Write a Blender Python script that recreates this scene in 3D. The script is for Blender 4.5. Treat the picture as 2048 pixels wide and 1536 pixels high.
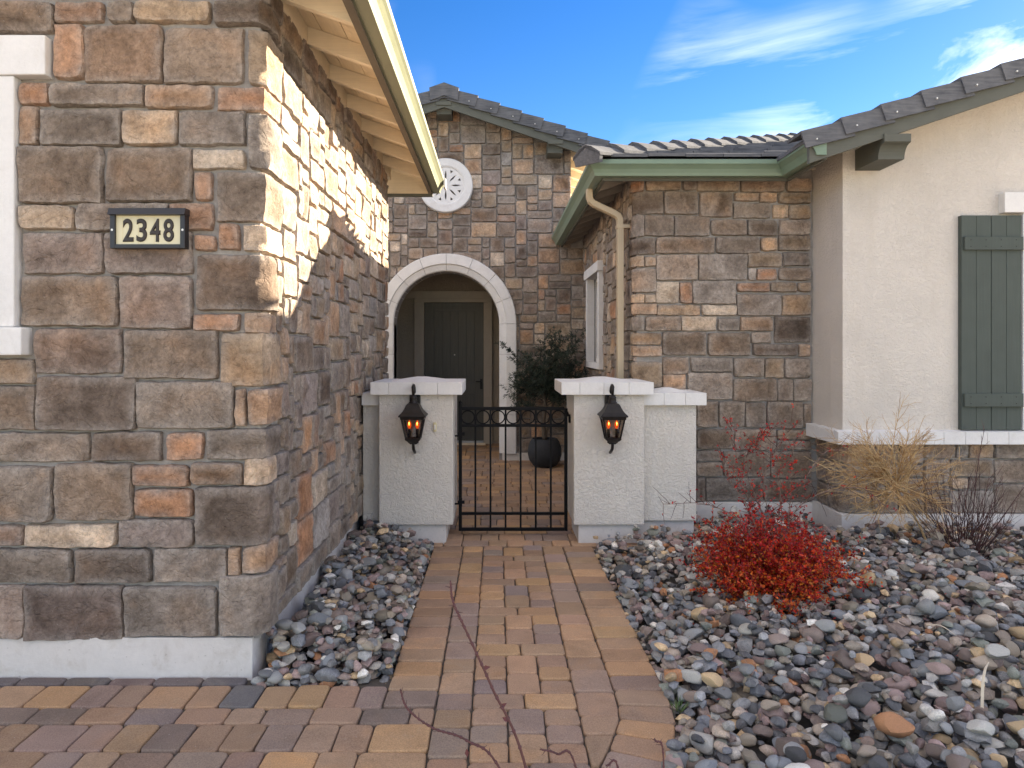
import bpy, bmesh, math, random
import numpy as np
from mathutils import Vector, Matrix, noise

# ------------------------------------------------------------------ scene, camera, light
for o in list(bpy.data.objects): bpy.data.objects.remove(o)
scene = bpy.context.scene
COL = scene.collection
cam_data = bpy.data.cameras.new('camera')
cam_data.sensor_width = 36.0; cam_data.lens = 25.0
cam_data.shift_x = 29 / 2048; cam_data.shift_y = -71 / 2048
cam_data.clip_start = 0.05; cam_data.clip_end = 2000
cam = bpy.data.objects.new('camera', cam_data); COL.objects.link(cam)
cam.location = (0, 0, 1.5); cam.rotation_euler = (math.radians(90), 0, 0)
scene.camera = cam

SUN = Vector((1.0, 0.60, 0.41)).normalized()          # towards the sun: behind the houses, low on the right
elev = math.asin(SUN.z); azim = math.atan2(SUN.x, SUN.y)
sun_data = bpy.data.lights.new('sun', 'SUN'); sun_data.energy = 3.6
sun_data.angle = math.radians(0.5); sun_data.color = (1.0, 0.96, 0.90)
sun = bpy.data.objects.new('sun', sun_data); COL.objects.link(sun)
sun.location = (8, 5, 9); sun.rotation_euler = SUN.to_track_quat('Z', 'Y').to_euler()

world = bpy.data.worlds.new('World'); scene.world = world; world.use_nodes = True
wn = world.node_tree; wn.nodes.clear()
def W_(t, **k):
    n = wn.nodes.new(t)
    for a, b in k.items(): setattr(n, a, b)
    return n
w_out = W_('ShaderNodeOutputWorld'); w_bg = W_('ShaderNodeBackground'); w_bg.inputs[1].default_value = 0.09
w_sky = W_('ShaderNodeTexSky', sky_type='NISHITA', sun_disc=False)
w_sky.sun_elevation = elev; w_sky.sun_rotation = azim
w_sky.altitude = 1400; w_sky.air_density = 1.0; w_sky.dust_density = 0.25; w_sky.ozone_density = 2.2
w_hs = W_('ShaderNodeHueSaturation'); w_hs.inputs['Saturation'].default_value = 1.40; w_hs.inputs['Hue'].default_value = 0.516; w_hs.inputs['Value'].default_value = 0.47
wn.links.new(w_sky.outputs[0], w_hs.inputs['Color'])
# cirrus: wisps in view, denser bright cloud added out of view for neutral fill
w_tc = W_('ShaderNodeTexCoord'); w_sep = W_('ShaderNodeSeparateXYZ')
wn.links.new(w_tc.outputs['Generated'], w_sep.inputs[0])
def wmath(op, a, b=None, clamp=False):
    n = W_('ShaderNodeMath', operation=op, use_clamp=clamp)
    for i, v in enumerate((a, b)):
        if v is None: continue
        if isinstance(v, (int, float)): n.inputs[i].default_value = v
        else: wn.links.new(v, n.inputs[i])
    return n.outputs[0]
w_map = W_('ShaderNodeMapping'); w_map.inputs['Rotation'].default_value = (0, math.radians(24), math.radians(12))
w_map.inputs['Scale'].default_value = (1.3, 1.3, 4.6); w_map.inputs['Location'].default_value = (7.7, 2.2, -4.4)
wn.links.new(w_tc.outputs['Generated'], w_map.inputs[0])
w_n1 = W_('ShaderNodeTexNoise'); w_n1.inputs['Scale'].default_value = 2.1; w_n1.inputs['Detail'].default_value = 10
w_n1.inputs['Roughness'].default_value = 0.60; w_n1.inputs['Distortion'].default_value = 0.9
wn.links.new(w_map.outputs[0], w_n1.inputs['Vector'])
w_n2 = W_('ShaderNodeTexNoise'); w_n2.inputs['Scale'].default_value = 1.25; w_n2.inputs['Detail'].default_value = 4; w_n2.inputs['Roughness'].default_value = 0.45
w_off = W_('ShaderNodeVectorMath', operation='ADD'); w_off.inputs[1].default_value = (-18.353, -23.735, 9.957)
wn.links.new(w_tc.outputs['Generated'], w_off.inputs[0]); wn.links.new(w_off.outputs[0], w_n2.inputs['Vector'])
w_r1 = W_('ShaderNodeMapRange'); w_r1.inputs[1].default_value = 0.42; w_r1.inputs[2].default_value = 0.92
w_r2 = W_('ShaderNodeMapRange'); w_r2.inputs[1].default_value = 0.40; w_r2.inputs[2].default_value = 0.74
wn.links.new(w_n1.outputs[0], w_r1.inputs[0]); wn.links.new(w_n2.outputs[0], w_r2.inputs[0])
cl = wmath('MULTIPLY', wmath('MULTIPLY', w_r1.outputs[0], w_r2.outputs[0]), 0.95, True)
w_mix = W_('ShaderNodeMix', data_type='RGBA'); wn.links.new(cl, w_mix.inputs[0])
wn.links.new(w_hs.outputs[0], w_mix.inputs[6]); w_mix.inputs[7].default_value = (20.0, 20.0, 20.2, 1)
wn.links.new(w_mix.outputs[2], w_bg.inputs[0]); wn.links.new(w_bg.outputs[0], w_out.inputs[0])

vs = scene.view_settings
vs.view_transform = 'Standard'; vs.look = 'None'; vs.gamma = 1.0; vs.use_curve_mapping = False
vs.exposure = 2.9
vs.use_white_balance = True; vs.white_balance_temperature = 8150; vs.white_balance_tint = 10
scene.render.engine = 'CYCLES'
scene.cycles.max_bounces = 6; scene.cycles.diffuse_bounces = 3; scene.cycles.glossy_bounces = 2
scene.cycles.use_denoising = True

# ------------------------------------------------------------------ helpers
WL = {}                                               # world position of every object
def vec(p): return Vector(p)
def props(o, label=None, cat=None, group=None, kind=None):
    if label: o['label'] = label
    if cat: o['category'] = cat
    if group: o['group'] = group
    if kind: o['kind'] = kind
    return o
def place(o, loc, parent):
    COL.objects.link(o); WL[o.name] = Vector(loc)
    if parent is not None:
        o.parent = parent; o.location = Vector(loc) - WL[parent.name]
    else: o.location = loc
    return o
def thing(name, label, cat, loc, group=None):
    o = bpy.data.objects.new(name, None); o.empty_display_size = 0.1
    place(o, loc, None); return props(o, label, cat, group)
def meshdata(name, verts, faces, mat, smooth=False):
    me = bpy.data.meshes.new(name); me.from_pydata([tuple(v) for v in verts], [], faces)
    if mat: me.materials.append(mat)
    if smooth: me.polygons.foreach_set('use_smooth', [True] * len(me.polygons))
    me.update(); return me
def ob(name, mb, mat, parent=None, smooth=False, color=None, kind=None, recalc=True):
    """mb: (verts, faces) in world space; becomes one mesh object with its origin at its base."""
    v, f = (mb.v, mb.f) if isinstance(mb, MB) else mb
    xs = [p[0] for p in v]; ys = [p[1] for p in v]; zs = [p[2] for p in v]
    org = Vector(((min(xs) + max(xs)) / 2, (min(ys) + max(ys)) / 2, min(zs)))
    me = meshdata(name, [(p[0] - org[0], p[1] - org[1], p[2] - org[2]) for p in v], f, mat, smooth)
    if recalc:
        bm = bmesh.new(); bm.from_mesh(me); bmesh.ops.recalc_face_normals(bm, faces=bm.faces); bm.to_mesh(me); bm.free()
    if isinstance(mb, MB) and mb.c:
        at = me.color_attributes.new('tint', 'FLOAT_COLOR', 'POINT')
        at.data.foreach_set('color', np.array(mb.c, dtype=np.float32).ravel())
    o = bpy.data.objects.new(name, me)
    if color: o.color = (*color, 1)
    if kind: o['kind'] = kind
    return place(o, org, parent)

class MB:
    def __init__(s): s.v = []; s.f = []; s.c = []
    def add(s, v, f):
        b = len(s.v); s.v += [tuple(p) for p in v]; s.f += [tuple(i + b for i in q) for q in f]; return s
    def box(s, x0, x1, y0, y1, z0, z1, bev=0.0):
        if bev <= 0:
            return s.add([(x0,y0,z0),(x1,y0,z0),(x1,y1,z0),(x0,y1,z0),(x0,y0,z1),(x1,y0,z1),(x1,y1,z1),(x0,y1,z1)],
                [(0,3,2,1),(4,5,6,7),(0,1,5,4),(1,2,6,5),(2,3,7,6),(3,0,4,7)])
        bm = bmesh.new(); bmesh.ops.create_cube(bm, size=1)
        for q in bm.verts:
            q.co = Vector(((x0+x1)/2 + q.co.x*(x1-x0), (y0+y1)/2 + q.co.y*(y1-y0), (z0+z1)/2 + q.co.z*(z1-z0)))
        bmesh.ops.bevel(bm, geom=list(bm.edges), offset=bev, segments=2, profile=0.6, affect='EDGES')
        bm.verts.index_update()
        s.add([q.co[:] for q in bm.verts], [[q.index for q in f.verts] for f in bm.faces]); bm.free(); return s
    def prism(s, poly, axis, a0, a1):
        """poly: 2-D outline; axis: the direction it is extruded in"""
        def P(u, w, a): return {'x': (a, u, w), 'y': (u, a, w), 'z': (u, w, a)}[axis]
        n = len(poly)
        v = [P(u, w, a0) for u, w in poly] + [P(u, w, a1) for u, w in poly]
        f = [tuple(range(n)), tuple(range(2*n-1, n-1, -1))] + [(i, (i+1) % n, (i+1) % n + n, i + n) for i in range(n)]
        return s.add(v, f)
    def hexa(s, p):       # 8 corners: bottom loop, top loop
        return s.add(p, [(0,3,2,1),(4,5,6,7),(0,1,5,4),(1,2,6,5),(2,3,7,6),(3,0,4,7)])
    def tube(s, path, rad, n=6, cap=True, tint=None):
        path = [Vector(p) for p in path]; b0 = len(s.v)
        if isinstance(rad, (int, float)): rad = [rad] * len(path)
        t0 = (path[1] - path[0]).normalized()
        up = Vector((0, 0, 1)) if abs(t0.z) < 0.9 else Vector((1, 0, 0))
        a = t0.cross(up).normalized()
        v = []
        for i, p in enumerate(path):
            t = (path[min(i+1, len(path)-1)] - path[max(i-1, 0)]).normalized()
            a = (a - t * a.dot(t))
            a = a.normalized() if a.length > 1e-6 else t.orthogonal().normalized()
            c = t.cross(a)
            for k in range(n):
                q = 2 * math.pi * k / n
                v.append(p + (a * math.cos(q) + c * math.sin(q)) * rad[i])
        f = []
        for i in range(len(path) - 1):
            for k in range(n):
                f.append((i*n+k, i*n+(k+1) % n, (i+1)*n+(k+1) % n, (i+1)*n+k))
        if cap: f += [tuple(range(n-1, -1, -1)), tuple(range((len(path)-1)*n, len(path)*n))]
        s.add(v, f)
        if tint is not None: s.c += [(*tint, 1)] * len(v)
        return s
    def lathe(s, prof, cx, cy, n=24):
        v = []; f = []
        for r, z in prof:
            for k in range(n):
                q = 2*math.pi*k/n; v.append((cx + r*math.cos(q), cy + r*math.sin(q), z))
        for i in range(len(prof)-1):
            for k in range(n): f.append((i*n+k, i*n+(k+1) % n, (i+1)*n+(k+1) % n, (i+1)*n+k))
        return s.add(v, f)
def sweep_plan(path, prof, closed_prof=True):
    """profile (outward u, height z) swept along a plan polyline with mitred corners; outward is to its right"""
    mb = MB(); n = len(prof); dirs = []
    for i in range(len(path)-1):
        d = Vector((path[i+1][0]-path[i][0], path[i+1][1]-path[i][1])).normalized(); dirs.append(d)
    v = []
    for i, p in enumerate(path):
        d0 = dirs[max(i-1, 0)]; d1 = dirs[min(i, len(dirs)-1)]
        n0 = Vector((d0.y, -d0.x)); n1 = Vector((d1.y, -d1.x))
        m = (n0 + n1); m = m / (1 + n0.dot(n1)) if (1 + n0.dot(n1)) > 1e-4 else n0
        for u, z in prof: v.append((p[0] + m.x*u, p[1] + m.y*u, z))
    f = []
    for i in range(len(path)-1):
        for k in range(n if closed_prof else n-1):
            f.append((i*n+k, i*n+(k+1) % n, (i+1)*n+(k+1) % n, (i+1)*n+k))
    if closed_prof: f += [tuple(range(n)), tuple(range(len(path)*n-1, (len(path)-1)*n-1, -1))]
    return mb.add(v, f)

# ------------------------------------------------------------------ materials
def mat_new(name):
    m = bpy.data.materials.new(name); m.use_nodes = True
    nt = m.node_tree; b = nt.nodes['Principled BSDF']
    return m, nt, b
class NT:
    def __init__(s, nt): s.nt = nt
    def n(s, t, ins=None, **k):
        q = s.nt.nodes.new(t)
        for a, b in k.items(): setattr(q, a, b)
        for a, b in (ins or {}).items():
            if hasattr(b, 'is_output'): s.nt.links.new(b, q.inputs[a])
            else: q.inputs[a].default_value = b
        return q
    def link(s, a, b): s.nt.links.new(a, b)
    def noise(s, vec_, scale, detail=4, rough=0.55, dist=0.0):
        return s.n('ShaderNodeTexNoise', {'Vector': vec_, 'Scale': scale, 'Detail': detail, 'Roughness': rough, 'Distortion': dist}).outputs[0]
    def rng(s, x, a, b, c=0.0, d=1.0):
        return s.n('ShaderNodeMapRange', {0: x, 1: a, 2: b, 3: c, 4: d}).outputs[0]
    def math(s, op, a, b=None, clamp=False):
        q = s.n('ShaderNodeMath', operation=op, use_clamp=clamp)
        for i, v in enumerate((a, b)):
            if v is None: continue
            if hasattr(v, 'is_output'): s.link(v, q.inputs[i])
            else: q.inputs[i].default_value = v
        return q.outputs[0]
    def mix(s, f, a, b, blend='MIX'):
        q = s.n('ShaderNodeMix', data_type='RGBA', blend_type=blend)
        for i, v in ((0, f), (6, a), (7, b)):
            if hasattr(v, 'is_output'): s.link(v, q.inputs[i])
            else: q.inputs[i].default_value = v if i == 0 else ((*v, 1) if len(v) == 3 else v)
        return q.outputs[2]
    def coords(s, rand=True):
        tc = s.n('ShaderNodeTexCoord').outputs['Object']
        if not rand: return tc
        oi = s.n('ShaderNodeObjectInfo')
        sc = s.math('MULTIPLY', oi.outputs['Random'], 57.0)
        return s.n('ShaderNodeVectorMath', {0: tc, 1: sc}, operation='ADD').outputs[0]
    def bump(s, h, strength, dist, prev=None):
        q = s.n('ShaderNodeBump', {'Height': h, 'Strength': strength, 'Distance': dist})
        if prev is not None: s.link(prev, q.inputs['Normal'])
        return q.outputs[0]

def mat_stone():
    m, nt, b = mat_new('cast_stone'); t = NT(nt); c = t.coords()
    oi = t.n('ShaderNodeObjectInfo'); col = oi.outputs['Color']
    edge = t.n('ShaderNodeAttribute', attribute_name='edge').outputs['Fac']
    big = t.noise(c, 4.2, 5, 0.6, 0.8)
    col = t.mix(t.rng(big, 0.3, 0.72), t.mix(1.0, col, (0.52, 0.48, 0.45), 'MULTIPLY'), t.mix(1.0, col, (1.42, 1.42, 1.42), 'MULTIPLY'))
    warm = t.rng(t.noise(c, 3.2, 3, 0.5, 0.3), 0.52, 0.72, 0, 0.55)
    col = t.mix(warm, col, t.mix(1.0, col, (1.28, 1.0, 0.76), 'MULTIPLY'))
    dust = t.math('MULTIPLY', edge, t.rng(t.noise(c, 11, 4, 0.6), 0.3, 0.7, 0.15, 0.9))
    col = t.mix(t.math('MULTIPLY', dust, 0.85), col, (0.42, 0.375, 0.335))
    grain = t.noise(c, 38, 7, 0.75)
    col = t.mix(t.rng(grain, 0.30, 0.70), t.mix(1.0, col, (0.64, 0.63, 0.62), 'MULTIPLY'), t.mix(1.0, col, (1.36, 1.36, 1.35), 'MULTIPLY'))
    crack = t.rng(t.math('ABSOLUTE', t.math('SUBTRACT', t.noise(c, 13, 4, 0.6, 1.5), 0.5)), 0.0, 0.014, 0.55, 0)
    col = t.mix(crack, col, t.mix(1.0, col, (0.45, 0.43, 0.42), 'MULTIPLY'))
    sp = t.rng(t.noise(c, 130, 2, 0.5), 0.70, 0.76, 0, 0.35)
    col = t.mix(sp, col, (0.55, 0.52, 0.48))
    t.link(col, b.inputs['Base Color']); b.inputs['Roughness'].default_value = 0.92
    b.inputs['Specular IOR Level'].default_value = 0.25
    n1 = t.bump(t.noise(c, 11, 9, 0.68, 0.9), 0.95, 0.028)
    ridge = t.math('ABSOLUTE', t.math('SUBTRACT', t.noise(c, 7, 3, 0.5, 1.2), 0.5))
    n1b = t.bump(t.rng(ridge, 0.0, 0.035), 0.55, 0.006, n1)
    n2 = t.bump(t.noise(c, 70, 6, 0.75), 0.8, 0.005, n1b)
    t.link(n2, b.inputs['Normal']); return m
def mat_rough(name, col, var=0.18, scale=25, bump=0.4, dist=0.004, rough=0.9, rand=False, spots=None, stain=0.0):
    m, nt, b = mat_new(name); t = NT(nt); c = t.coords(rand)
    k1 = tuple(x * (1 - var) for x in col); k2 = tuple(min(1, x * (1 + var)) for x in col)
    q = t.mix(t.rng(t.noise(c, scale * 0.12, 5, 0.6), 0.3, 0.7), k1, k2)
    q = t.mix(t.rng(t.noise(c, scale, 4, 0.65), 0.3, 0.7), t.mix(1.0, q, (1-var*.5,)*3, 'MULTIPLY'), t.mix(1.0, q, (1+var*.5,)*3, 'MULTIPLY'))
    if spots: q = t.mix(t.rng(t.noise(c, spots[0], 3, 0.6), spots[1], spots[1] + 0.06, 0, spots[3]), q, spots[2])
    ps = t.n('ShaderNodeNewGeometry').outputs['Position']
    q = t.mix(t.rng(t.noise(ps, 7, 6, 0.7, 0.6), 0.52, 0.75, 0, stain), q, tuple(x*f for x, f in zip(col, (0.62, 0.55, 0.47))))
    t.link(q, b.inputs['Base Color']); b.inputs['Roughness'].default_value = rough
    b.inputs['Specular IOR Level'].default_value = 0.3
    t.link(t.bump(t.noise(c, scale * 1.6, 6, 0.65), bump, dist), b.inputs['Normal']); return m
def mat_stucco(name, col, scale=1.0, strength=0.85):
    m, nt, b = mat_new(name); t = NT(nt); c = t.coords(False)
    q = t.mix(t.rng(t.noise(c, 2.2, 5, 0.6), 0.3, 0.7), tuple(x*0.93 for x in col), tuple(min(1, x*1.05) for x in col))
    fine = t.noise(c, 170*scale, 3, 0.6)
    q = t.mix(t.rng(fine, 0.3, 0.7), t.mix(1.0, q, (0.93,)*3, 'MULTIPLY'), q)
    # trowelled lace: flattened pads with ragged winding edges
    h1 = t.noise(c, 48*scale, 4, 0.55, 1.0)
    pads = t.rng(h1, 0.40, 0.56)
    q = t.mix(t.math('MULTIPLY', t.rng(t.math('ABSOLUTE', t.math('SUBTRACT', h1, 0.46)), 0.0, 0.012, 1, 0), 0.22), q, tuple(x*0.45 for x in col))
    stv = t.n('ShaderNodeMapping', {'Vector': t.n('ShaderNodeNewGeometry').outputs['Position'], 'Scale': (7, 7, 0.9)}).outputs[0]
    q = t.mix(t.rng(t.noise(stv, 1.0, 6, 0.65, 0.3), 0.52, 0.75, 0, 0.30), q, tuple(x*f for x, f in zip(col, (0.78, 0.74, 0.68))))
    st = t.rng(t.noise(c, 26, 2, 0.5), 0.74, 0.78, 0, 0.25)
    q = t.mix(st, q, tuple(x*0.6 for x in col))
    t.link(q, b.inputs['Base Color']); b.inputs['Roughness'].default_value = 0.95
    b.inputs['Specular IOR Level'].default_value = 0.2
    n1 = t.bump(pads, strength, 0.006); n2 = t.bump(fine, 0.35, 0.002, n1)
    t.link(n2, b.inputs['Normal']); return m
def mat_paint(name, col, rough=0.5, grain=None, bump=0.15, var=0.08, metallic=0.0, spec=0.5):
    m, nt, b = mat_new(name); b.inputs['Specular IOR Level'].default_value = spec; t = NT(nt); c = t.coords(False)
    s = grain or (6, 6, 6)
    mp = t.n('ShaderNodeMapping', {'Vector': c, 'Scale': s}).outputs[0]
    n = t.noise(mp, 1.0, 6, 0.62, 0.4); f = t.noise(c, 140, 3, 0.6)
    q = t.mix(t.rng(n, 0.3, 0.7), tuple(x*(1-var) for x in col), tuple(min(1, x*(1+var)) for x in col))
    t.link(q, b.inputs['Base Color']); b.inputs['Metallic'].default_value = metallic
    t.link(t.rng(n, 0.2, 0.8, rough*0.85, min(1, rough*1.15)), b.inputs['Roughness'])
    t.link(t.bump(f, bump*0.5, 0.001, t.bump(n, bump, 0.004)), b.inputs['Normal']); return m
def mat_objcol(name, kind):
    """paver or cobble: the piece's own colour, mottled"""
    m, nt, b = mat_new(name); t = NT(nt)
    if kind == 'cobble_stuff':
        c = t.coords(False); col = t.n('ShaderNodeAttribute', attribute_name='tint').outputs['Color']
    else:
        c = t.coords(); col = t.n('ShaderNodeObjectInfo').outputs['Color']
    if kind == 'paver_stuff':
        c = t.coords(False); col = t.n('ShaderNodeAttribute', attribute_name='tint').outputs['Color']
    if kind.startswith('paver'):
        f = t.rng(t.noise(c, 7, 3, 0.5, 0.6), 0.5, 0.68)
        col = t.mix(t.math('MULTIPLY', f, 0.45), col, t.mix(1.0, col, (0.78, 0.77, 0.77), 'MULTIPLY'))
        f2 = t.rng(t.noise(c, 5, 2, 0.5, 0.3), 0.56, 0.72)
        col = t.mix(t.math('MULTIPLY', f2, 0.5), col, t.mix(1.0, col, (1.22, 1.10, 0.92), 'MULTIPLY'))
        wp = t.n('ShaderNodeNewGeometry').outputs['Position']
        col = t.mix(t.rng(t.noise(wp, 3.2, 6, 0.65, 0.5), 0.45, 0.75, 0, 0.55), col, t.mix(1.0, col, (0.66, 0.66, 0.66), 'MULTIPLY'))
        col = t.mix(t.rng(t.noise(wp, 5.5, 6, 0.7, 0.8), 0.56, 0.74, 0, 0.35), col, (0.36, 0.29, 0.22))
        g = t.noise(c, 190, 3, 0.7)
        col = t.mix(t.rng(g, 0.25, 0.75), t.mix(1.0, col, (0.62,)*3, 'MULTIPLY'), t.mix(1.0, col, (1.3,)*3, 'MULTIPLY'))
        sp = t.rng(t.noise(c, 90, 2, 0.5), 0.72, 0.76, 0, 0.6); col = t.mix(sp, col, (0.5, 0.45, 0.4))
        t.link(t.bump(g, 0.6, 0.003, t.bump(t.noise(c, 22, 4, 0.6), 0.35, 0.008)), b.inputs['Normal'])
        b.inputs['Roughness'].default_value = 0.9
    else:
        v = t.noise(c, 26, 5, 0.65, 0.5)
        col = t.mix(t.rng(v, 0.3, 0.7), t.mix(1.0, col, (0.68,)*3, 'MULTIPLY'), t.mix(1.0, col, (1.3,)*3, 'MULTIPLY'))
        band = t.n('ShaderNodeTexWave', {'Vector': c, 'Scale': 9.0, 'Distortion': 7.0, 'Detail': 3.0}).outputs['Fac']
        col = t.mix(t.rng(band, 0.90, 0.98, 0, 0.10), col, (0.5, 0.48, 0.45))
        g = t.noise(c, 220, 3, 0.7)
        col = t.mix(t.rng(g, 0.3, 0.7), t.mix(1.0, col, (0.75,)*3, 'MULTIPLY'), t.mix(1.0, col, (1.22,)*3, 'MULTIPLY'))
        t.link(t.bump(g, 0.4, 0.0015, t.bump(t.noise(c, 45, 5, 0.65), 0.4, 0.006)), b.inputs['Normal'])
        b.inputs['Roughness'].default_value = 0.72
    b.inputs['Specular IOR Level'].default_value = 0.3
    t.link(col, b.inputs['Base Color']); return m
def mat_leaf(name, rough=0.5, trans=0.25):
    m, nt, b = mat_new(name); t = NT(nt)
    col = t.n('ShaderNodeAttribute', attribute_name='tint').outputs['Color']
    t.link(col, b.inputs['Base Color']); b.inputs['Roughness'].default_value = rough
    tr = t.n('ShaderNodeBsdfTranslucent', {'Color': col}); mx = t.n('ShaderNodeMixShader', {0: trans})
    t.link(b.outputs[0], mx.inputs[1]); t.link(tr.outputs[0], mx.inputs[2])
    t.link(mx.outputs[0], nt.nodes['Material Output'].inputs[0]); return m
def mat_tile():
    m, nt, b = mat_new('slate_roof_tile'); t = NT(nt); c = t.coords()
    mp = t.n('ShaderNodeMapping', {'Vector': c, 'Scale': (5, 60, 60)}).outputs[0]
    st = t.noise(mp, 1.0, 4, 0.6, 0.5); bg = t.noise(c, 6, 4, 0.6)
    col = t.mix(t.rng(bg, 0.3, 0.7), (0.066, 0.070, 0.080), (0.130, 0.133, 0.142))
    col = t.mix(t.rng(st, 0.35, 0.75, 0, 0.6), col, (0.20, 0.20, 0.205))
    sp = t.rng(t.noise(c, 120, 2, 0.5), 0.72, 0.76, 0, 0.25); col = t.mix(sp, col, (0.35, 0.35, 0.35))
    t.link(col, b.inputs['Base Color']); b.inputs['Roughness'].default_value = 0.95; b.inputs['Specular IOR Level'].default_value = 0.05
    t.link(t.bump(st, 0.5, 0.003, t.bump(bg, 0.3, 0.006)), b.inputs['Normal']); return m
def mat_wood(name, col, axis):
    """painted sawn boards; grain runs along axis"""
    m, nt, b = mat_new(name); t = NT(nt); c = t.coords(True)
    s = {'x': (3, 70, 70), 'y': (70, 3, 70), 'z': (70, 70, 3)}[axis]
    mp = t.n('ShaderNodeMapping', {'Vector': c, 'Scale': s}).outputs[0]
    g = t.noise(mp, 1.0, 5, 0.62, 0.6); bl = t.noise(c, 4, 4, 0.6)
    kn = t.n('ShaderNodeTexVoronoi', {'Vector': c, 'Scale': 5.0}).outputs['Distance']
    q = t.mix(t.rng(bl, 0.3, 0.7), tuple(x*0.88 for x in col), tuple(x*1.08 for x in col))
    q = t.mix(t.rng(g, 0.3, 0.75, 0, 0.35), q, tuple(x*0.62 for x in col))
    q = t.mix(t.rng(kn, 0.0, 0.09, 0.4, 0), q, tuple(x*0.5 for x in col))
    t.link(q, b.inputs['Base Color']); b.inputs['Roughness'].default_value = 0.78
    t.link(t.bump(g, 0.45, 0.003), b.inputs['Normal']); return m

M = {}
M['stone'] = mat_stone()
M['mortar'] = mat_rough('mortar', (0.33, 0.305, 0.280), 0.2, 70, 0.9, 0.006)
M['foundation'] = mat_rough('painted_foundation', (0.66, 0.62, 0.58), 0.06, 40, 0.5, 0.004, 0.8, spots=(30, 0.66, (0.22, 0.19, 0.16), 0.55), stain=0.5)
M['stucco'] = mat_stucco('cream_stucco', (0.67, 0.61, 0.545), strength=0.6)
M['stucco_pier'] = mat_stucco('pier_stucco', (0.74, 0.685, 0.615), strength=0.75)
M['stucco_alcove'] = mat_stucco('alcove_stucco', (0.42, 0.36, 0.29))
M['white_trim'] = mat_rough('white_stucco_trim', (0.72, 0.70, 0.675), 0.05, 60, 0.55, 0.004, stain=0.28)
M['green_board'] = mat_wood('green_grey_board', (0.105, 0.108, 0.088), 'x')
M['shutter'] = mat_wood('green_shutter_wood', (0.070, 0.086, 0.074), 'z')
M['gutter'] = mat_paint('green_gutter_enamel', (0.165, 0.235, 0.165), 0.38, bump=0.05, var=0.06)
M['gutter_olive'] = mat_paint('olive_gutter_enamel', (0.22, 0.23, 0.15), 0.4, bump=0.05, var=0.06)
M['fascia'] = mat_wood('fascia_board', (0.14, 0.115, 0.085), 'y')
M['cream_wood'] = mat_wood('cream_painted_wood', (0.80, 0.68, 0.50), 'x')
M['cream_soffit'] = mat_wood('cream_soffit_board', (0.78, 0.64, 0.45), 'y')
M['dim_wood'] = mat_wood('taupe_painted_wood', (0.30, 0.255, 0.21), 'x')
M['downspout'] = mat_paint('tan_enamel', (0.50, 0.40, 0.27), 0.4, bump=0.04, var=0.05)
M['tile'] = mat_tile()
M['door'] = mat_paint('dark_olive_door', (0.075, 0.073, 0.060), 0.5, (40, 40, 3), 0.25, 0.2)
M['door_frame'] = mat_paint('tan_door_casing', (0.40, 0.35, 0.29), 0.55)
M['aluminium'] = mat_paint('threshold_metal', (0.45, 0.46, 0.48), 0.35, metallic=0.8)
M['black_iron'] = mat_paint('black_iron', (0.006, 0.006, 0.007), 0.5, (30, 30, 30), 0.3, 0.3, spec=0.12)
M['bronze'] = mat_paint('dark_bronze', (0.016, 0.013, 0.012), 0.42, (20, 20, 20), 0.25, 0.35, spec=0.25)
M['pot'] = mat_rough('charcoal_pot', (0.030, 0.032, 0.036), 0.25, 40, 0.3, 0.003, 0.65)
M['soil'] = mat_rough('soil', (0.06, 0.048, 0.036), 0.3, 30, 0.8, 0.01)
M['dark'] = mat_rough('dark_recess', (0.05, 0.045, 0.04), 0.2, 20)
M['paver'] = mat_objcol('concrete_paver', 'paver')
M['paver_stuff'] = mat_objcol('concrete_paver_far', 'paver_stuff')
M['cobble'] = mat_objcol('river_cobble', 'cobble')
M['cobble_stuff'] = mat_objcol('river_cobble_mass', 'cobble_stuff')
M['joint'] = mat_rough('joint_sand', (0.095, 0.078, 0.062), 0.25, 60, 0.6, 0.004)
M['gravel_base'] = mat_rough('stone_dust', (0.085, 0.076, 0.068), 0.3, 40, 0.8, 0.01)
M['ground'] = mat_rough('pale_ground', (0.50, 0.44, 0.37), 0.12, 3, 0.3, 0.01)
M['bark'] = mat_rough('bark', (0.10, 0.078, 0.058), 0.3, 60, 0.8, 0.004)
M['leaf'] = mat_leaf('olive_leaf', 0.45, 0.15)
M['red_leaf'] = mat_leaf('barberry_leaf', 0.42, 0.4)
M['twig'] = mat_leaf('twig_bark', 0.75, 0.0)
M['straw'] = mat_rough('dry_straw', (0.62, 0.52, 0.38), 0.15, 60, 0.3, 0.002)
M['sign_black'] = mat_paint('sign_black', (0.013, 0.013, 0.016), 0.4)
M['sign_face'] = mat_paint('sign_ivory', (0.66, 0.60, 0.40), 0.45, (6, 6, 0.5), 0.03, 0.05)
M['digit'] = mat_paint('digit_brown', (0.024, 0.015, 0.011), 0.5)
M['screw'] = mat_paint('screw_head', (0.75, 0.72, 0.66), 0.35, metallic=0.3)
M['button'] = mat_paint('ivory_plastic', (0.62, 0.52, 0.30), 0.4)
def mat_glass(name, tint=(0.9, 0.9, 0.88), f=0.12):
    m, nt, b = mat_new(name); t = NT(nt); nt.nodes.remove(b)
    tr = t.n('ShaderNodeBsdfTransparent', {'Color': (*tint, 1)}); gl = t.n('ShaderNodeBsdfGlossy', {'Roughness': 0.06})
    lw = t.n('ShaderNodeLayerWeight', {'Blend': 0.35}); mx = t.n('ShaderNodeMixShader', {0: t.math('ADD', t.math('MULTIPLY', lw.outputs['Fresnel'], 0.6), f, True)})
    t.link(tr.outputs[0], mx.inputs[1]); t.link(gl.outputs[0], mx.inputs[2]); t.link(mx.outputs[0], nt.nodes['Material Output'].inputs[0]); return m
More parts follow.
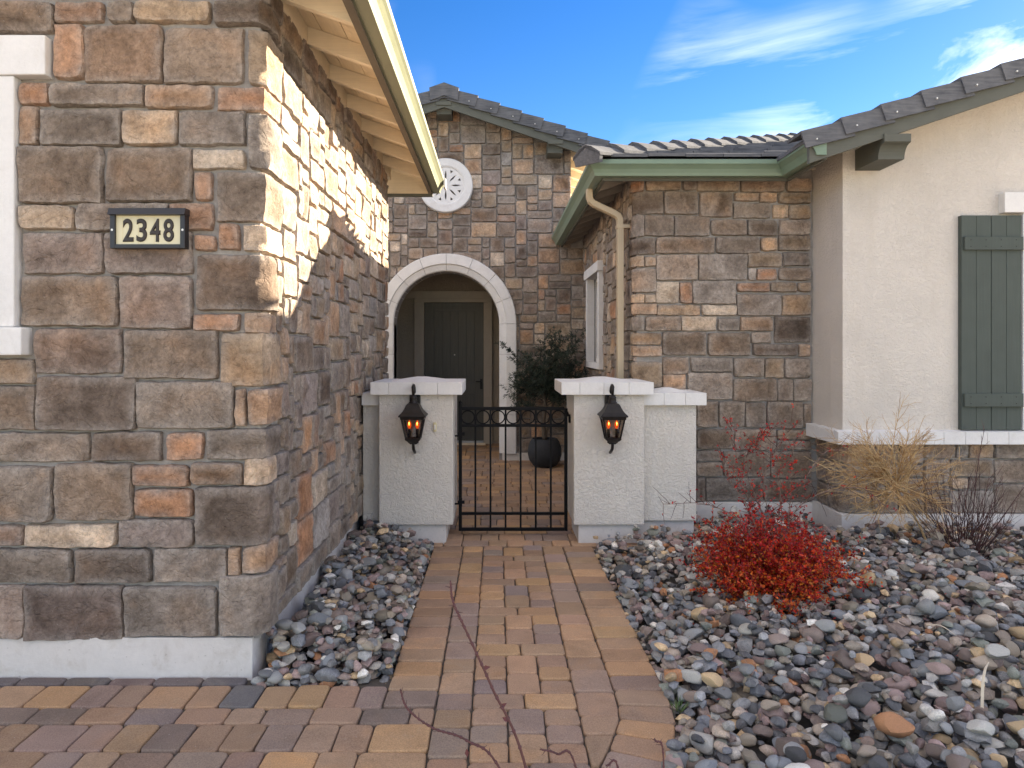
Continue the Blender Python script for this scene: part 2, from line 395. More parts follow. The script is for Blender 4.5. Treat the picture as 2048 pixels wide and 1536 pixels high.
M['lamp_glass'] = mat_glass('lantern_glass', (0.72, 0.68, 0.62), 0.06)
def mat_emit(name, col, s):
    m, nt, b = mat_new(name); b.inputs['Base Color'].default_value = (*col, 1)
    b.inputs['Emission Color'].default_value = (*col, 1); b.inputs['Emission Strength'].default_value = s; return m
M['flame'] = mat_emit('amber_filament', (1.0, 0.33, 0.07), 3.5)
M['flame_glow'] = mat_emit('amber_bulb', (1.0, 0.12, 0.015), 0.12)
m, nt, b = mat_new('window_pane'); b.inputs['Base Color'].default_value = (0.02, 0.025, 0.03, 1); b.inputs['Roughness'].default_value = 0.05
M['pane'] = m

# ------------------------------------------------------------------ stones laid in walls
PAL = {'b': (.235,.185,.150), 'd': (.165,.128,.106), 'D': (.172,.132,.116), 'g': (.285,.238,.206), 'y': (.305,.268,.244), 'm': (.255,.202,.178),
       'o': (.400,.222,.138), 'O': (.310,.185,.125), 't': (.460,.340,.245), 'T': (.410,.275,.190), 'p': (.540,.440,.350), 'n': (.330,.250,.182), 'B': (.260,.185,.140)}
MIXK = 'bbbbbbgggggymmmdnnntTTTop'
rs = random.Random(11)
def stone_col(k, r):
    c = PAL[k]; v = 1.06 * r.uniform(0.76, 1.20); h = r.uniform(-0.05, 0.05)
    return (c[0]*v*(1+h)*1.05, c[1]*v*1.02, c[2]*v*(1-h)*.98)
def sheet(w, h, depth, step, seed, corner_r=None):
    """rounded, rough-faced block front: grid of (s, t, d) points and an edge-wear value"""
    r = random.Random(seed)
    def axis(L):
        e = min(0.0065, L * 0.12)
        n = max(1, int(round((L - 2*e) / step)))
        mid = [-L/2 + e + (L - 2*e) * i / n for i in range(n + 1)]
        return [-L/2, -L/2 + e * 0.28] + mid + [L/2 - e * 0.28, L/2], e
    xs, e1 = axis(w); ys, e2 = axis(h); nx, ny = len(xs), len(ys)
    cr = [r.uniform(0.004, min(0.028, 0.28 * min(w, h))) if corner_r is None else corner_r for _ in range(4)]
    ofs = Vector((r.uniform(-50, 50), r.uniform(-50, 50), r.uniform(-50, 50)))
    tilt = (r.uniform(-.035, .035), r.uniform(-.05, .05))
    P = []; E = []
    for j, y in enumerate(ys):
        for i, x in enumerate(xs):
            bi = min(i, nx-1-i); bj = min(j, ny-1-j); k = min(bi, bj)
            X, Y = x, y
            q = (1 if x > 0 else 0) + (2 if y > 0 else 0); rr = cr[q]
            ax = abs(x) - (w/2 - rr); ay = abs(y) - (h/2 - rr)
            if ax > 0 and ay > 0:
                mx = max(ax, ay); l2 = math.hypot(ax, ay); sc = mx / l2
                X = math.copysign(w/2 - rr + ax*sc, x); Y = math.copysign(h/2 - rr + ay*sc, y)
            dist = min(w/2 - abs(x), h/2 - abs(y))
            ew = max(0.0, 1 - dist / 0.045)
            n1 = noise.noise_vector(Vector((X, Y, 0)) * 16 + ofs)
            if ew > 0: n2 = noise.noise_vector(Vector((X, Y, 5)) * 55 + ofs); X += (n1.x * 0.0062 + n2.x * 0.0028) * ew; Y += (n1.y * 0.0062 + n2.y * 0.0028) * ew
            d = (0.0, 0.66, 1.0)[min(k, 2)] * depth
            if k >= 1:
                dn = noise.noise(Vector((X, Y, 0)) * 7 + ofs) * 0.010 + noise.noise(Vector((X, Y, 3)) * 19 + ofs) * 0.0085 + noise.noise(Vector((X, Y, 7)) * 48 + ofs) * 0.0042
                d += dn + tilt[0]*X + tilt[1]*Y + 0.004 * (1 - ew) 
            P.append((X, Y, d)); E.append(ew)
    F = [(j*nx+i, j*nx+i+1, (j+1)*nx+i+1, (j+1)*nx+i) for j in range(ny-1) for i in range(nx-1)]
    return P, F, E
def stone_object(name, verts, F, E, loc, parent, color):
    me = meshdata('stone', verts, F, M['stone'], True)
    me.set_sharp_from_angle(angle=math.radians(50)); at = me.attributes.new('edge', 'FLOAT', 'POINT'); at.data.foreach_set('value', E)
    o = bpy.data.objects.new(name, me); o.color = (*color, 1)
    return place(o, loc, parent)
seedc = [100]
def lay_stone(parent, O, U, N, u0, u1, z0, z1, k, step=0.03, depth=0.031, gap=0.0048):
    seedc[0] += 1; r = random.Random(seedc[0])
    w = u1 - u0 - 2*gap; h = z1 - z0 - 2*gap
    if w < 0.03 or h < 0.03: return
    P, F, E = sheet(w, h, depth * r.uniform(0.8, 1.2), step, seedc[0])
    O = Vector(O); U = Vector(U); N = Vector(N); Zv = Vector((0, 0, 1))
    c = O + U * ((u0+u1)/2) + Zv * ((z0+z1)/2)
    V = [U*s + Zv*t + N*d for s, t, d in P]
    if U.cross(Zv).dot(N) < 0: F = [f[::-1] for f in F]
    stone_object('stone', V, F, E, c, parent, stone_col(k, r))
def lay_quoin(parent, Xc, Yc, sgn, w, d2, z0, z1, k, step=0.03, depth=0.031, gap=0.0048):
    """corner stone wrapping from the front face round to the receding side"""
    seedc[0] += 1; r = random.Random(seedc[0])
    Wt = w + d2 - 2*gap; h = z1 - z0 - 2*gap
    dep = depth * r.uniform(0.85, 1.35)
    P, F, E = sheet(Wt, h, dep, step, seedc[0])
    V = []
    for s, t, d in P:
        s2 = s + Wt/2 + gap - w                      # 0 at the corner
        a = min(1, max(0, s2 / 0.012 + 0.5))
        px = min(0, s2); py = max(0, s2)
        nx_, ny_ = min(1, 2*a), min(1, 2*(1-a))
        rnd = 1 - 0.06 * math.exp(-(s2 / 0.012) ** 2)
        V.append((sgn * (px + nx_*d*rnd), py - ny_*d*rnd, t))
    if sgn < 0: F = [f[::-1] for f in F]
    stone_object('stone', V, F, E, (Xc, Yc, (z0+z1)/2), parent, stone_col(k, r))
SIZES = [(8,5),(7,5),(6,5),(8,4),(8,4),(7,4),(7,4),(6,4),(6,4),(5,4),(8,3),(7,3),(7,3),(6,3),(6,3),(5,3),(5,3),(4,3),(6,2),(7,2),(5,2),(4,2),(3,2),(3,4),(2,3),(3,3),(4,4)]
def ashlar(ulines, zlines, seed, occ=None):
    """random coursed blocks on a grid; returns (u0,u1,z0,z1)"""
    r = random.Random(seed); nc = len(ulines)-1; nr = len(zlines)-1
    occ = occ if occ is not None else np.zeros((nr, nc), bool); out = []
    for j in range(nr):
        i = 0
        while i < nc:
            if occ[j, i]: i += 1; continue
            g = 1
            while i+g < nc and not occ[j, i+g]: g += 1
            best = None
            for need in (3, 2):
                cand = SIZES[:]; r.shuffle(cand)
                for w, h in cand:
                    if w > g or 0 < (g - w) < need: continue
                    if j + h > nr or 0 < (nr - (j+h)) < 2: continue
                    if occ[j:j+h, i:i+w].any(): continue
                    best = (w, h); break
                if best: break
            if best is None:
                w = g if g <= 3 else 2; h = 1
                while h < (3 if w > 2 else 2) and j+h < nr and not occ[j+h, i:i+w].any(): h += 1
                best = (w, h)
            w, h = best; occ[j:j+h, i:i+w] = True
            out.append((ulines[i], ulines[i+w], zlines[j], zlines[j+h])); i += w
    return out
def lines(a, b, unit, jit=0.0, seed=0):
    n = max(1, round((b-a)/unit)); r = random.Random(seed)
    return [a + (b-a)*i/n + (r.uniform(-jit, jit) if 0 < i < n else 0) for i in range(n+1)]
def snap(ls, vals):
    ls = list(ls)
    for v in vals:
        i = min(range(len(ls)), key=lambda q: abs(ls[q]-v)); ls[i] = v
    return sorted(ls)

# surveyed stone faces in metres: left, right, bottom, top, colour kind
GARAGE_STONES = '''-2.263,-2.03,2.945,3.085,b -2.02,-1.802,2.992,3.085,O -1.776,-1.662,2.987,3.085,b -1.652,-1.315,2.99,3.085,n -1.299,-1.076,2.977,3.085,d -2.025,-1.89,2.733,2.982,o -1.89,-1.532,2.717,2.977,B -1.522,-1.164,2.712,2.966,b -1.144,-1.081,2.707,2.951,n -2.18,-2.051,2.614,2.714,o -2.04,-1.615,2.609,2.707,g -1.608,-1.301,2.598,2.702,T -1.289,-1.061,2.588,2.694,O -2.182,-2.103,2.434,2.609,T -2.085,-1.719,2.427,2.591,b -1.711,-1.465,2.43,2.586,t -1.453,-1.154,2.43,2.583,g -1.141,-1.081,2.32,2.57,g -2.182,-1.807,2.163,2.422,b -1.786,-1.398,2.173,2.417,b -1.392,-1.157,2.321,2.409,p -1.384,-1.307,2.18,2.306,o -1.289,-1.087,2.08,2.303,b -2.175,-1.935,2.046,2.152,t -1.921,-1.501,2.038,2.163,g -1.496,-1.299,2.04,2.163,O -2.162,-1.802,1.843,2.028,m -1.788,-1.398,1.843,2.028,m -1.382,-1.289,1.95,2.018,o -1.273,-1.183,1.95,2.069,o -1.166,-1.081,1.945,2.064,t -2.175,-1.737,1.603,1.831,b -1.724,-1.398,1.592,1.831,m -1.382,-1.076,1.675,1.929,d -1.387,-1.18,1.582,1.655,o -1.159,-1.045,1.572,1.662,T -2.113,-1.721,1.385,1.59,m -1.708,-1.28,1.363,1.585,b -1.271,-1.058,1.327,1.574,n -2.263,-2.119,1.34,1.451,t -2.263,-2.108,1.129,1.329,b -2.102,-1.652,1.127,1.371,d -1.647,-1.208,1.135,1.346,b -1.197,-1.153,1.146,1.313,T -1.144,-1.041,1.152,1.313,T -2.263,-1.869,0.985,1.113,g -1.852,-1.536,0.987,1.118,d -1.508,-1.347,0.994,1.115,o -1.332,-1.053,0.994,1.129,b -2.263,-2.036,0.709,0.96,b -2.021,-1.666,0.718,0.974,b -1.663,-1.41,0.872,0.965,o -1.402,-1.169,0.879,0.974,T -1.166,-1.041,0.874,0.996,t -1.658,-1.397,0.732,0.857,o -1.384,-1.064,0.605,0.865,d -2.263,-2.169,0.602,0.691,O -2.161,-1.741,0.594,0.696,p -1.73,-1.391,0.594,0.718,m -2.263,-1.947,0.43,0.583,b -1.927,-1.584,0.43,0.583,d -1.566,-1.236,0.432,0.587,g -1.227,-1.177,0.465,0.591,T -1.169,-1.053,0.474,0.598,T -2.263,-2.163,0.174,0.416,m -2.158,-1.711,0.167,0.416,D -1.702,-1.286,0.185,0.41,g -1.277,-1.053,0.191,0.463,g'''
COURT_STONES = '''1.153,1.234,2.832,2.938,o 1.258,1.547,2.839,2.938,n 1.574,1.691,2.842,2.938,d 1.694,2.041,2.832,2.942,n 2.062,2.426,2.826,2.935,b 2.447,2.653,2.826,2.935,b 1.148,1.396,2.64,2.826,b 1.409,1.694,2.636,2.826,b 1.712,1.986,2.613,2.821,b 2.007,2.206,2.75,2.815,T 2.22,2.364,2.74,2.819,T 2.375,2.646,2.729,2.815,n 1.996,2.309,2.603,2.729,b 2.334,2.46,2.606,2.716,t 2.467,2.646,2.599,2.713,n 1.153,1.238,2.448,2.63,g 1.245,1.488,2.455,2.626,b 1.501,1.794,2.452,2.622,b 1.808,2.103,2.457,2.589,b 2.117,2.364,2.457,2.585,b 2.385,2.646,2.462,2.589,g 1.153,1.327,2.297,2.434,d 1.341,1.839,2.306,2.441,b 1.852,2.213,2.306,2.441,b 2.231,2.364,2.328,2.437,t 2.381,2.646,2.328,2.457,n 1.153,1.235,2.191,2.283,t 1.249,1.337,2.196,2.273,t 1.345,1.691,2.08,2.293,g 1.705,2.11,2.08,2.297,y 2.12,2.405,2.191,2.31,n 2.419,2.639,2.201,2.31,g 1.153,1.337,1.977,2.177,g 2.12,2.186,2.077,2.177,y 2.197,2.361,2.081,2.173,o 2.381,2.646,2.077,2.183,b 1.341,1.533,1.885,2.063,p 1.543,1.643,1.885,2.059,o 1.65,2.014,1.878,2.073,y 2.028,2.298,1.981,2.054,O 2.312,2.529,1.981,2.059,n 2.543,2.646,1.981,2.056,n 1.153,1.238,1.887,1.96,t 1.249,1.337,1.887,1.957,t 2.025,2.401,1.779,1.957,g 2.412,2.646,1.784,1.953,n 1.153,1.341,1.788,1.878,T 1.35,1.712,1.782,1.867,t 1.728,2.021,1.782,1.867,p 1.153,1.238,1.651,1.771,y 1.251,1.547,1.651,1.771,g 1.558,1.849,1.651,1.771,p 1.865,2.048,1.651,1.75,g 2.059,2.326,1.651,1.768,T 2.346,2.646,1.555,1.768,d 1.153,1.382,1.534,1.63,n 1.398,1.762,1.445,1.637,b 1.783,2.135,1.441,1.63,b 2.148,2.309,1.548,1.637,g 2.161,2.536,1.441,1.534,d 2.552,2.646,1.435,1.534,T 1.153,1.382,1.435,1.521,T 1.104,1.384,1.172,1.385,n 1.401,1.616,1.284,1.426,b 1.636,1.988,1.304,1.422,g 2.003,2.253,1.263,1.416,b 2.263,2.419,1.253,1.416,n 2.432,2.645,1.253,1.416,g 1.401,1.592,1.152,1.28,T 1.608,1.984,1.07,1.294,g 1.998,2.364,1.056,1.243,b 2.375,2.501,1.06,1.243,g 2.507,2.653,1.056,1.243,g 1.104,1.384,0.958,1.152,b 1.401,1.592,0.958,1.137,g 1.683,1.862,0.836,1.05,b 1.876,2.09,0.836,1.05,b 2.096,2.267,0.836,1.04,b 2.283,2.578,0.826,1.05,b 2.588,2.653,0.836,1.03,b 1.104,1.384,0.735,0.942,b 1.401,1.669,0.735,0.942,g 1.683,1.998,0.653,0.816,b 2.009,2.354,0.643,0.816,g 2.369,2.653,0.735,0.812,n 2.364,2.653,0.643,0.72,g 1.683,1.903,0.548,0.637,y 1.683,1.903,0.42,0.535,b 1.913,2.303,0.42,0.629,b 2.314,2.653,0.409,0.629,b 1.683,1.754,0.206,0.405,d 1.765,2.242,0.216,0.405,g 2.253,2.653,0.216,0.395,d 1.104,1.47,0.47,0.714,b 1.482,1.669,0.47,0.718,g 1.104,1.368,0.216,0.454,g 1.384,1.669,0.216,0.454,b'''

# ------------------------------------------------------------------ ground
def structure(name, mb, mat, **k):
    o = ob(name, mb, mat, **k); o['kind'] = 'structure'; return o
structure('ground', MB().add([(-300,-300,-.06),(300,-300,-.06),(300,300,-.06),(-300,300,-.06)], [(0,1,2,3)]), M['ground'])

SL = 0.338                                             # roof pitch

# ================================================================== LEFT: stone garage wing
gw = thing('garage_wing', 'brown stone-faced garage wing at left with exposed cream rafters under its green gutter', 'building', (-3.0, 5.0, 0))
gx, gy = -1.090, 3.268                                 # mortar planes of the side and the front
win = (-3.8, -2.29, 1.60, 2.73)
zg = lambda x: 3.14 + SL * (min(-1.105 - x, x + 7.3))
mb = MB()
mb.box(win[1], gx, gy, 3.45, 0.17, 3.14).box(-7.3, win[0], gy, 3.45, 0.17, 3.14)
mb.box(win[0], win[1], gy, 3.45, 0.17, win[2]).box(win[0], win[1], gy, 3.45, win[3], 3.14)
mb.prism([(-7.3, 3.1401), (gx, 3.1401), (-4.2, 4.18)], 'y', gy, 3.45)
wall_f = ob('stone_wall', mb, M['mortar'], gw)
wall_s = ob('stone_wall', MB().box(-1.25, gx, 3.4501, 6.9, 0.17, 3.30), M['mortar'], gw)
ob('rear_wall', MB().box(-7.3, -1.2501, 6.75, 6.9, 0.0, 3.3).box(-7.3, -7.15, 3.4501, 6.7499, 0, 3.1), M['stucco'], gw)
ob('foundation', MB().box(-7.3, -1.12, 3.25, 3.4502, -.05, 0.178, 0.004), M['foundation'], gw)
ob('foundation', MB().box(-1.27, -1.118, 3.4503, 6.9, -.05, 0.178), M['foundation'], gw)
quoins = []
for tok in GARAGE_STONES.split():
    a, b, c, d, k = tok.split(','); a, b, c, d = map(float, (a, b, c, d))
    if a < -2.26 and b > -2.2 and a > -2.28: a = -2.30 - 0.03 * (int(c*100) % 5)
    if b > -1.095:
        d2 = rs.choice((0.1, 0.15, 0.15, 0.2, 0.25)); quoins.append((c, d, d2))
        lay_quoin(wall_f, gx, gy, 1, gx - a, d2, c - .0075, d + .0075, k, step=0.024, depth=0.031)
    else:
        lay_stone(wall_f, (0, gy, 0), (1, 0, 0), (0, -1, 0), a - .0075, b + .0075, c - .0075, d + .0075, k, step=0.024)
# the wall left of the picture's edge and the gable above it
def out_of_window(r):
    return not (r[1] > win[0] - .14 and r[0] < win[1] + .14 and r[3] > win[2] - .10 and r[2] < win[3] + .15)
rr = random.Random(5)
for r in ashlar(lines(-3.9, -2.42, .05), lines(.175, 3.09, .05, .006, 3), 21):
    if out_of_window(r): lay_stone(wall_f, (0, gy, 0), (1, 0, 0), (0, -1, 0), *r, rr.choice(MIXK), step=0.05)
for r in ashlar(lines(-3.0, -1.1, .05), lines(3.1, 3.5, .05), 22):
    if r[3] < zg(r[1]) + .02: lay_stone(wall_f, (0, gy, 0), (1, 0, 0), (0, -1, 0), *r, rr.choice(MIXK), step=0.06)
# receding side: blocks toothed into the corner stones
zl = snap(lines(.175, 3.20, .05), sorted({round((q, q2)[0], 3) for q, q2, _ in quoins} | {round(q2 + .0, 3) for q, q2, _ in quoins}))
yl = lines(gy, 6.9, .05, .004, 8)
occ = np.zeros((len(zl)-1, len(yl)-1), bool)
for z0, z1, d2 in quoins:
    for j in range(len(zl)-1):
        m_ = (zl[j] + zl[j+1]) / 2
        if z0 - .006 < m_ < z1 + .006: occ[j, :int(round(d2/.05))] = True
for r in ashlar(yl, zl, 33, occ):
    if r[3] - r[2] < .035: continue
    lay_stone(wall_s, (gx, 0, 0), (0, 1, 0), (1, 0, 0), *r, rr.choice(MIXK), step=0.034, depth=0.031)
# white window surround
for n, b_ in (('window_header', (-4.05, -2.04, 3.205, 3.3, 2.735, 2.915)), ('window_jamb', (-2.30, -2.187, 3.215, 3.3, 1.597, 2.734)),
              ('window_jamb', (-3.90, -3.79, 3.215, 3.3, 1.597, 2.734)), ('window_sill', (-3.95, -2.138, 3.19, 3.3, 1.47, 1.596))):
    ob(n, MB().box(*b_, 0.008), M['white_trim'], gw)
wd = ob('window', MB().box(-3.78, -2.31, 3.33, 3.37, 1.60, 2.73), M['pane'], gw)
ob('window_frame', MB().box(-3.08, -3.02, 3.31, 3.36, 1.61, 2.72), M['white_trim'], wd)
# roof: decking, rafter tails, fascia
zs = lambda x: 3.175 + SL * (-0.69 - x)               # underside of the boards
def slope_slab(x0, x1, y0, y1, zf, t0, t1):
    return MB().hexa([(x0,y0,zf(x0)+t0),(x1,y0,zf(x1)+t0),(x1,y1,zf(x1)+t0),(x0,y1,zf(x0)+t0),(x0,y0,zf(x0)+t1),(x1,y0,zf(x1)+t1),(x1,y1,zf(x1)+t1),(x0,y1,zf(x0)+t1)])
roof = ob('roof', slope_slab(-4.2, -.60, 2.85, 7.26, zs, .028, .085), M['tile'], gw)
zs2 = lambda x: zs(-8.4 - x)
ob('roof', slope_slab(-7.85, -4.2, 2.85, 7.26, zs2, .0, .085), M['tile'], gw)
for i in range(4):
    x1 = -.690 - i * .145
    ob('soffit_board', slope_slab(x1 - .141, x1, 2.85, 7.21, zs, 0.0, .027), M['cream_soffit'], roof)
ob('roof_deck', slope_slab(-4.2, -1.272, 2.85, 7.21, zs, 0.0, .027), M['cream_soffit'], roof)
for i in range(9):
    y = 2.95 + .52 * i
    if 2.9 < y < 7.1:
        p = MB().hexa([(-1.30,y-.022,zs(-1.30)-.10),(-.70,y-.022,zs(-.70)-.10),(-.70,y+.022,zs(-.70)-.10),(-1.30,y+.022,zs(-1.30)-.10),
                       (-1.30,y-.022,zs(-1.30)-.002),(-.70,y-.022,zs(-.70)-.002),(-.70,y+.022,zs(-.70)-.002),(-1.30,y+.022,zs(-1.30)-.002)])
        ob('rafter_tail', p, M['cream_wood'], roof)
        ob('frieze_block', MB().box(-1.10, -1.06, y + .024, y + .496, 3.18, zs(-1.06) - .003), M['cream_wood'], roof)
ob('fascia', MB().box(-.698, -.660, 2.82, 7.26, 3.065, 3.215), M['fascia'], gw)
ob('eave_end_board', MB().prism([(-.699, 3.068), (-.699, zs(-.699)), (-1.5, zs(-1.5)), (-1.5, 3.068)], 'y', 7.205, 7.245), M['cream_wood'], gw)
ob('end_trim', MB().box(-1.5, -.66, 7.20, 7.262, 3.045, 3.0675), M['green_board'], gw)
GP = [(0,0),(.072,0),(.078,.020),(.092,.050),(.112,.072),(.126,.084),(.126,.118),(.116,.122),(.116,.114),(.121,.112),(.121,.088),(.106,.078),(.086,.054),(.072,.024),(.068,.005),(.004,.005),(.004,.125),(0,.125)]
ob('gutter', sweep_plan([(-.659, 2.78), (-.659, 7.262)], [(u, 3.082 + z) for u, z in GP]), M['gutter_olive'], gw)
ob('gutter_clip', MB().box(-.535, -.515, 7.05, 7.20, 3.10, 3.19, .004), M['white_trim'], gw)

# ================================================================== CENTRE: entry block with arch
eb = thing('entry_block', 'stone gabled entry with white arch, round vent and dark plank door', 'building', (-.69, 9.7, 0))
ey = 9.6; ax, az, ri, ro = -.686, 1.83, .71, .94
ze = lambda x: 4.78 - .345 * abs(x + .69)             # roof underside
arc = [(ax + ri*math.cos(a), az + ri*math.sin(a)) for a in [math.pi * i / 24 for i in range(25)]]
outline = [(1.19, 0), (1.19, 3.0), (.99, 3.0), (.99, ze(.99)), (-.69, ze(-.69)), (-2.37, ze(-2.37)), (-2.37, 0), (ax-ri, 0)] + arc[::-1] + [(ax+ri, 0)]
bm = bmesh.new(); vs_ = [bm.verts.new((u, ey, w)) for u, w in outline]; f_ = bm.faces.new(vs_)
ex = bmesh.ops.extrude_face_region(bm, geom=[f_])
for q in ex['geom']:
    if isinstance(q, bmesh.types.BMVert): q.co.y += .25
bmesh.ops.triangulate(bm, faces=bm.faces); bm.verts.index_update()
wall_e = ob('stone_wall', ([v.co[:] for v in bm.verts], [[v.index for v in f.verts] for f in bm.faces]), M['mortar'], eb); bm.free()
rr = random.Random(77)
def clear_arch(r):
    u0, u1, z0, z1 = r; R = ri + .06
    def hit(u0, u1, z0, z1):
        if u0 < ax + R and u1 > ax - R and z0 < az: return True
        px = min(max(ax, u0), u1); pz = min(max(az, z0), z1)
        return math.hypot(px-ax, pz-az) < R
    if not hit(*r): return r
    for f in [i/20 for i in range(1, 18)]:
        for q in ((u0+(u1-u0)*f, u1, z0, z1), (u0, u1-(u1-u0)*f, z0, z1), (u0, u1, z0+(z1-z0)*f, z1)):
            if not hit(*q): return q
    return None
for r in ashlar(lines(-1.80, 1.19, .05, .004, 2), lines(.10, 4.75, .05, .006, 4), 45):
    top = min(ze(r[0]), ze(r[1])) + .05
    if r[3] > top: r = (r[0], r[1], r[2], top)
    if r[1] > .99 and r[3] > 2.95: r = (r[0], .99, r[2], r[3])
    if r[3] - r[2] < .05 or r[1] - r[0] < .05: continue
    q = clear_arch(r)
    if q and q[1]-q[0] > .05 and q[3]-q[2] > .05: lay_stone(wall_e, (0, ey, 0), (1, 0, 0), (0, -1, 0), *q, rr.choice(MIXK), step=0.05, depth=.030, gap=.005)
ob('foundation', MB().box(ax+ri+.04, 1.19, 9.535, 9.601, -.03, .1), M['foundation'], eb)
ob('foundation', MB().box(-2.3, ax-ri-.04, 9.535, 9.601, -.03, .1), M['foundation'], eb)
# arch surround: eight wedge blocks and stacked leg blocks
SEC = [(.71, 9.87), (.71, 9.56), (.722, 9.545), (.795, 9.522), (.806, 9.498), (.93, 9.498), (.94, 9.51), (.94, 9.602), (.80, 9.602), (.80, 9.87)]
sur = ob('arch_block', MB().prism([(ax + r, y) for r, y in SEC], 'z', 1.425, az - .002), M['white_trim'], eb)
for i in range(8):
    a0, a1 = math.pi*i/8 + .003, math.pi*(i+1)/8 - .003; v = []; n = len(SEC); m_ = 8
    for j in range(m_+1):
        a = a0 + (a1-a0)*j/m_
        v += [(ax + r*math.cos(a), y, az + r*math.sin(a)) for r, y in SEC]
    f = [(j*n+k, j*n+(k+1) % n, (j+1)*n+(k+1) % n, (j+1)*n+k) for j in range(m_) for k in range(n)] + [tuple(range(n)), tuple(range((m_+1)*n-1, m_*n-1, -1))]
    ob('arch_block', (v, f), M['white_trim'], eb)
for s in (1, -1):
    for z0, z1 in ((.095, .62), (.624, 1.021), (1.025, 1.421), (1.425, az-.002)):
        if s == 1 and z0 == 1.425: continue
        ob('arch_block', MB().prism([(ax + s*r, y) for r, y in SEC], 'z', z0, z1), M['white_trim'], eb)
# porch alcove
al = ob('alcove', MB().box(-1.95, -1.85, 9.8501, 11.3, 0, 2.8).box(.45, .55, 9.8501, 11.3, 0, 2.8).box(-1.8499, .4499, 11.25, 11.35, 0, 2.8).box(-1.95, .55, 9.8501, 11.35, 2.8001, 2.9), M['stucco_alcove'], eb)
ob('header_beam', MB().box(-1.46, .4499, 11.19, 11.2499, 2.29, 2.405, .004), M['door_frame'], al)
dr = ob('door', MB().box(-1.15, -.22, 11.215, 11.249, .05, 2.225), M['door'], eb)
for n, b_ in (('stile', (-1.149, -1.0, 11.2, 11.2149, .051, 2.224)), ('stile', (-.345, -.221, 11.2, 11.2149, .051, 2.224)), ('rail', (-.9999, -.3451, 11.2, 11.2149, 2.105, 2.224)),
              ('rail', (-.9999, -.3451, 11.2, 11.2149, .79, .965)), ('rail', (-.9999, -.3451, 11.2, 11.2149, .051, .19))):
    ob(n, MB().box(*b_, .003), M['door'], dr)
for i in range(5):
    w = (1.0 - .345 - .03) / 5; x = -1.0 + .015 + i * w
    ob('plank', MB().box(x + .003, x + w - .003, 11.207, 11.2149, .982, 2.09, .002), M['door'], dr)
    ob('plank', MB().box(x + .003, x + w - .003, 11.207, 11.2149, .205, .775, .002), M['door'], dr)
ob('door_viewer', MB().prism([(-.675 + .009*math.cos(a), 1.40 + .009*math.sin(a)) for a in [k*math.pi/5 for k in range(10)]], 'y', 11.19, 11.207), M['screw'], dr)
hd = MB().box(-.275, -.235, 11.185, 11.1999, .86, 1.02, .003); hd.tube([(-.255, 11.19, .98), (-.255, 11.15, .98), (-.34, 11.15, .98)], .009, 8)
ob('door_handle', hd, M['bronze'], dr)
fr = ob('door_casing', MB().box(-1.307, -1.152, 11.17, 11.2498, .0, 2.227, .004), M['door_frame'], eb)
ob('door_casing', MB().box(-.218, -.085, 11.17, 11.2498, .0, 2.227, .004), M['door_frame'], eb)
ob('door_casing', MB().box(-1.307, -.085, 11.17, 11.2498, 2.2275, 2.2895, .004), M['door_frame'], eb)
ob('threshold', MB().box(-1.15, -.22, 11.08, 11.2, .0, .055, .004), M['aluminium'], eb)
ob('threshold_board', MB().box(-1.18, -.19, 11.04, 11.0799, .0, .03), M['cream_wood'], eb)
# round vent with pierced rosette
def fill2d(outlines, depth, y, cx, cz):
    cu = bpy.data.curves.new('outline', 'CURVE'); cu.dimensions = '2D'; cu.fill_mode = 'BOTH'; cu.extrude = depth/2
    for pts in outlines:
        sp = cu.splines.new('POLY'); sp.points.add(len(pts)-1); sp.use_cyclic_u = True
        for q, (u, w) in zip(sp.points, pts): q.co = (u, w, 0, 1)
    t_ = bpy.data.objects.new('outline', cu); COL.objects.link(t_)
    dg = bpy.context.evaluated_depsgraph_get(); me = t_.evaluated_get(dg).to_mesh()
    out = ([(cx + v.co.x, y - v.co.z, cz + v.co.y) for v in me.vertices], [tuple(p.vertices) for p in me.polygons])
    t_.evaluated_get(dg).to_mesh_clear(); bpy.data.objects.remove(t_); bpy.data.curves.remove(cu); return out
circ = lambda r, n: [(r*math.cos(2*math.pi*k/n), r*math.sin(2*math.pi*k/n)) for k in range(n)]
vx, vz = -.692, 3.68; holes = []
for k in range(8):
    a = k * math.pi / 4
    rot = lambda u, w: (u*math.cos(a) - w*math.sin(a), u*math.sin(a) + w*math.cos(a))
    L = [(.065 + .135*t, .0115*math.sin(math.pi*t)) for t in [i/9 for i in range(10)]]
    holes.append([rot(u, w) for u, w in L] + [rot(u, -w) for u, w in L[-2:0:-1]])
    a += math.pi / 8
    holes.append([rot(u, w) for u, w in [(.168, 0), (.186, .008), (.208, .022), (.211, .009), (.211, -.009), (.208, -.022), (.186, -.008)]])
vent = ob('round_vent', fill2d([circ(.255, 48)] + holes, .03, 9.513, vx, vz), M['white_trim'], eb)
mb = MB(); n = 64; prof = [(.235, 9.525), (.245, 9.488), (.262, 9.478), (.352, 9.478), (.362, 9.49), (.362, 9.60)]
v = [(vx + r*math.cos(2*math.pi*k/n), y, vz + r*math.sin(2*math.pi*k/n)) for r, y in prof for k in range(n)]
f = [(i*n+k, i*n+(k+1) % n, (i+1)*n+(k+1) % n, (i+1)*n+k) for i in range(len(prof)-1) for k in range(n)]
ob('rim', (v, f), M['white_trim'], vent, smooth=False)
ob('backing', MB().prism(circ(.25, 32), 'y', 9.552, 9.56) if False else (lambda q: q)(MB().prism([(vx+u, vz+w) for u, w in circ(.25, 32)], 'y', 9.548, 9.556)), M['fascia'], vent)
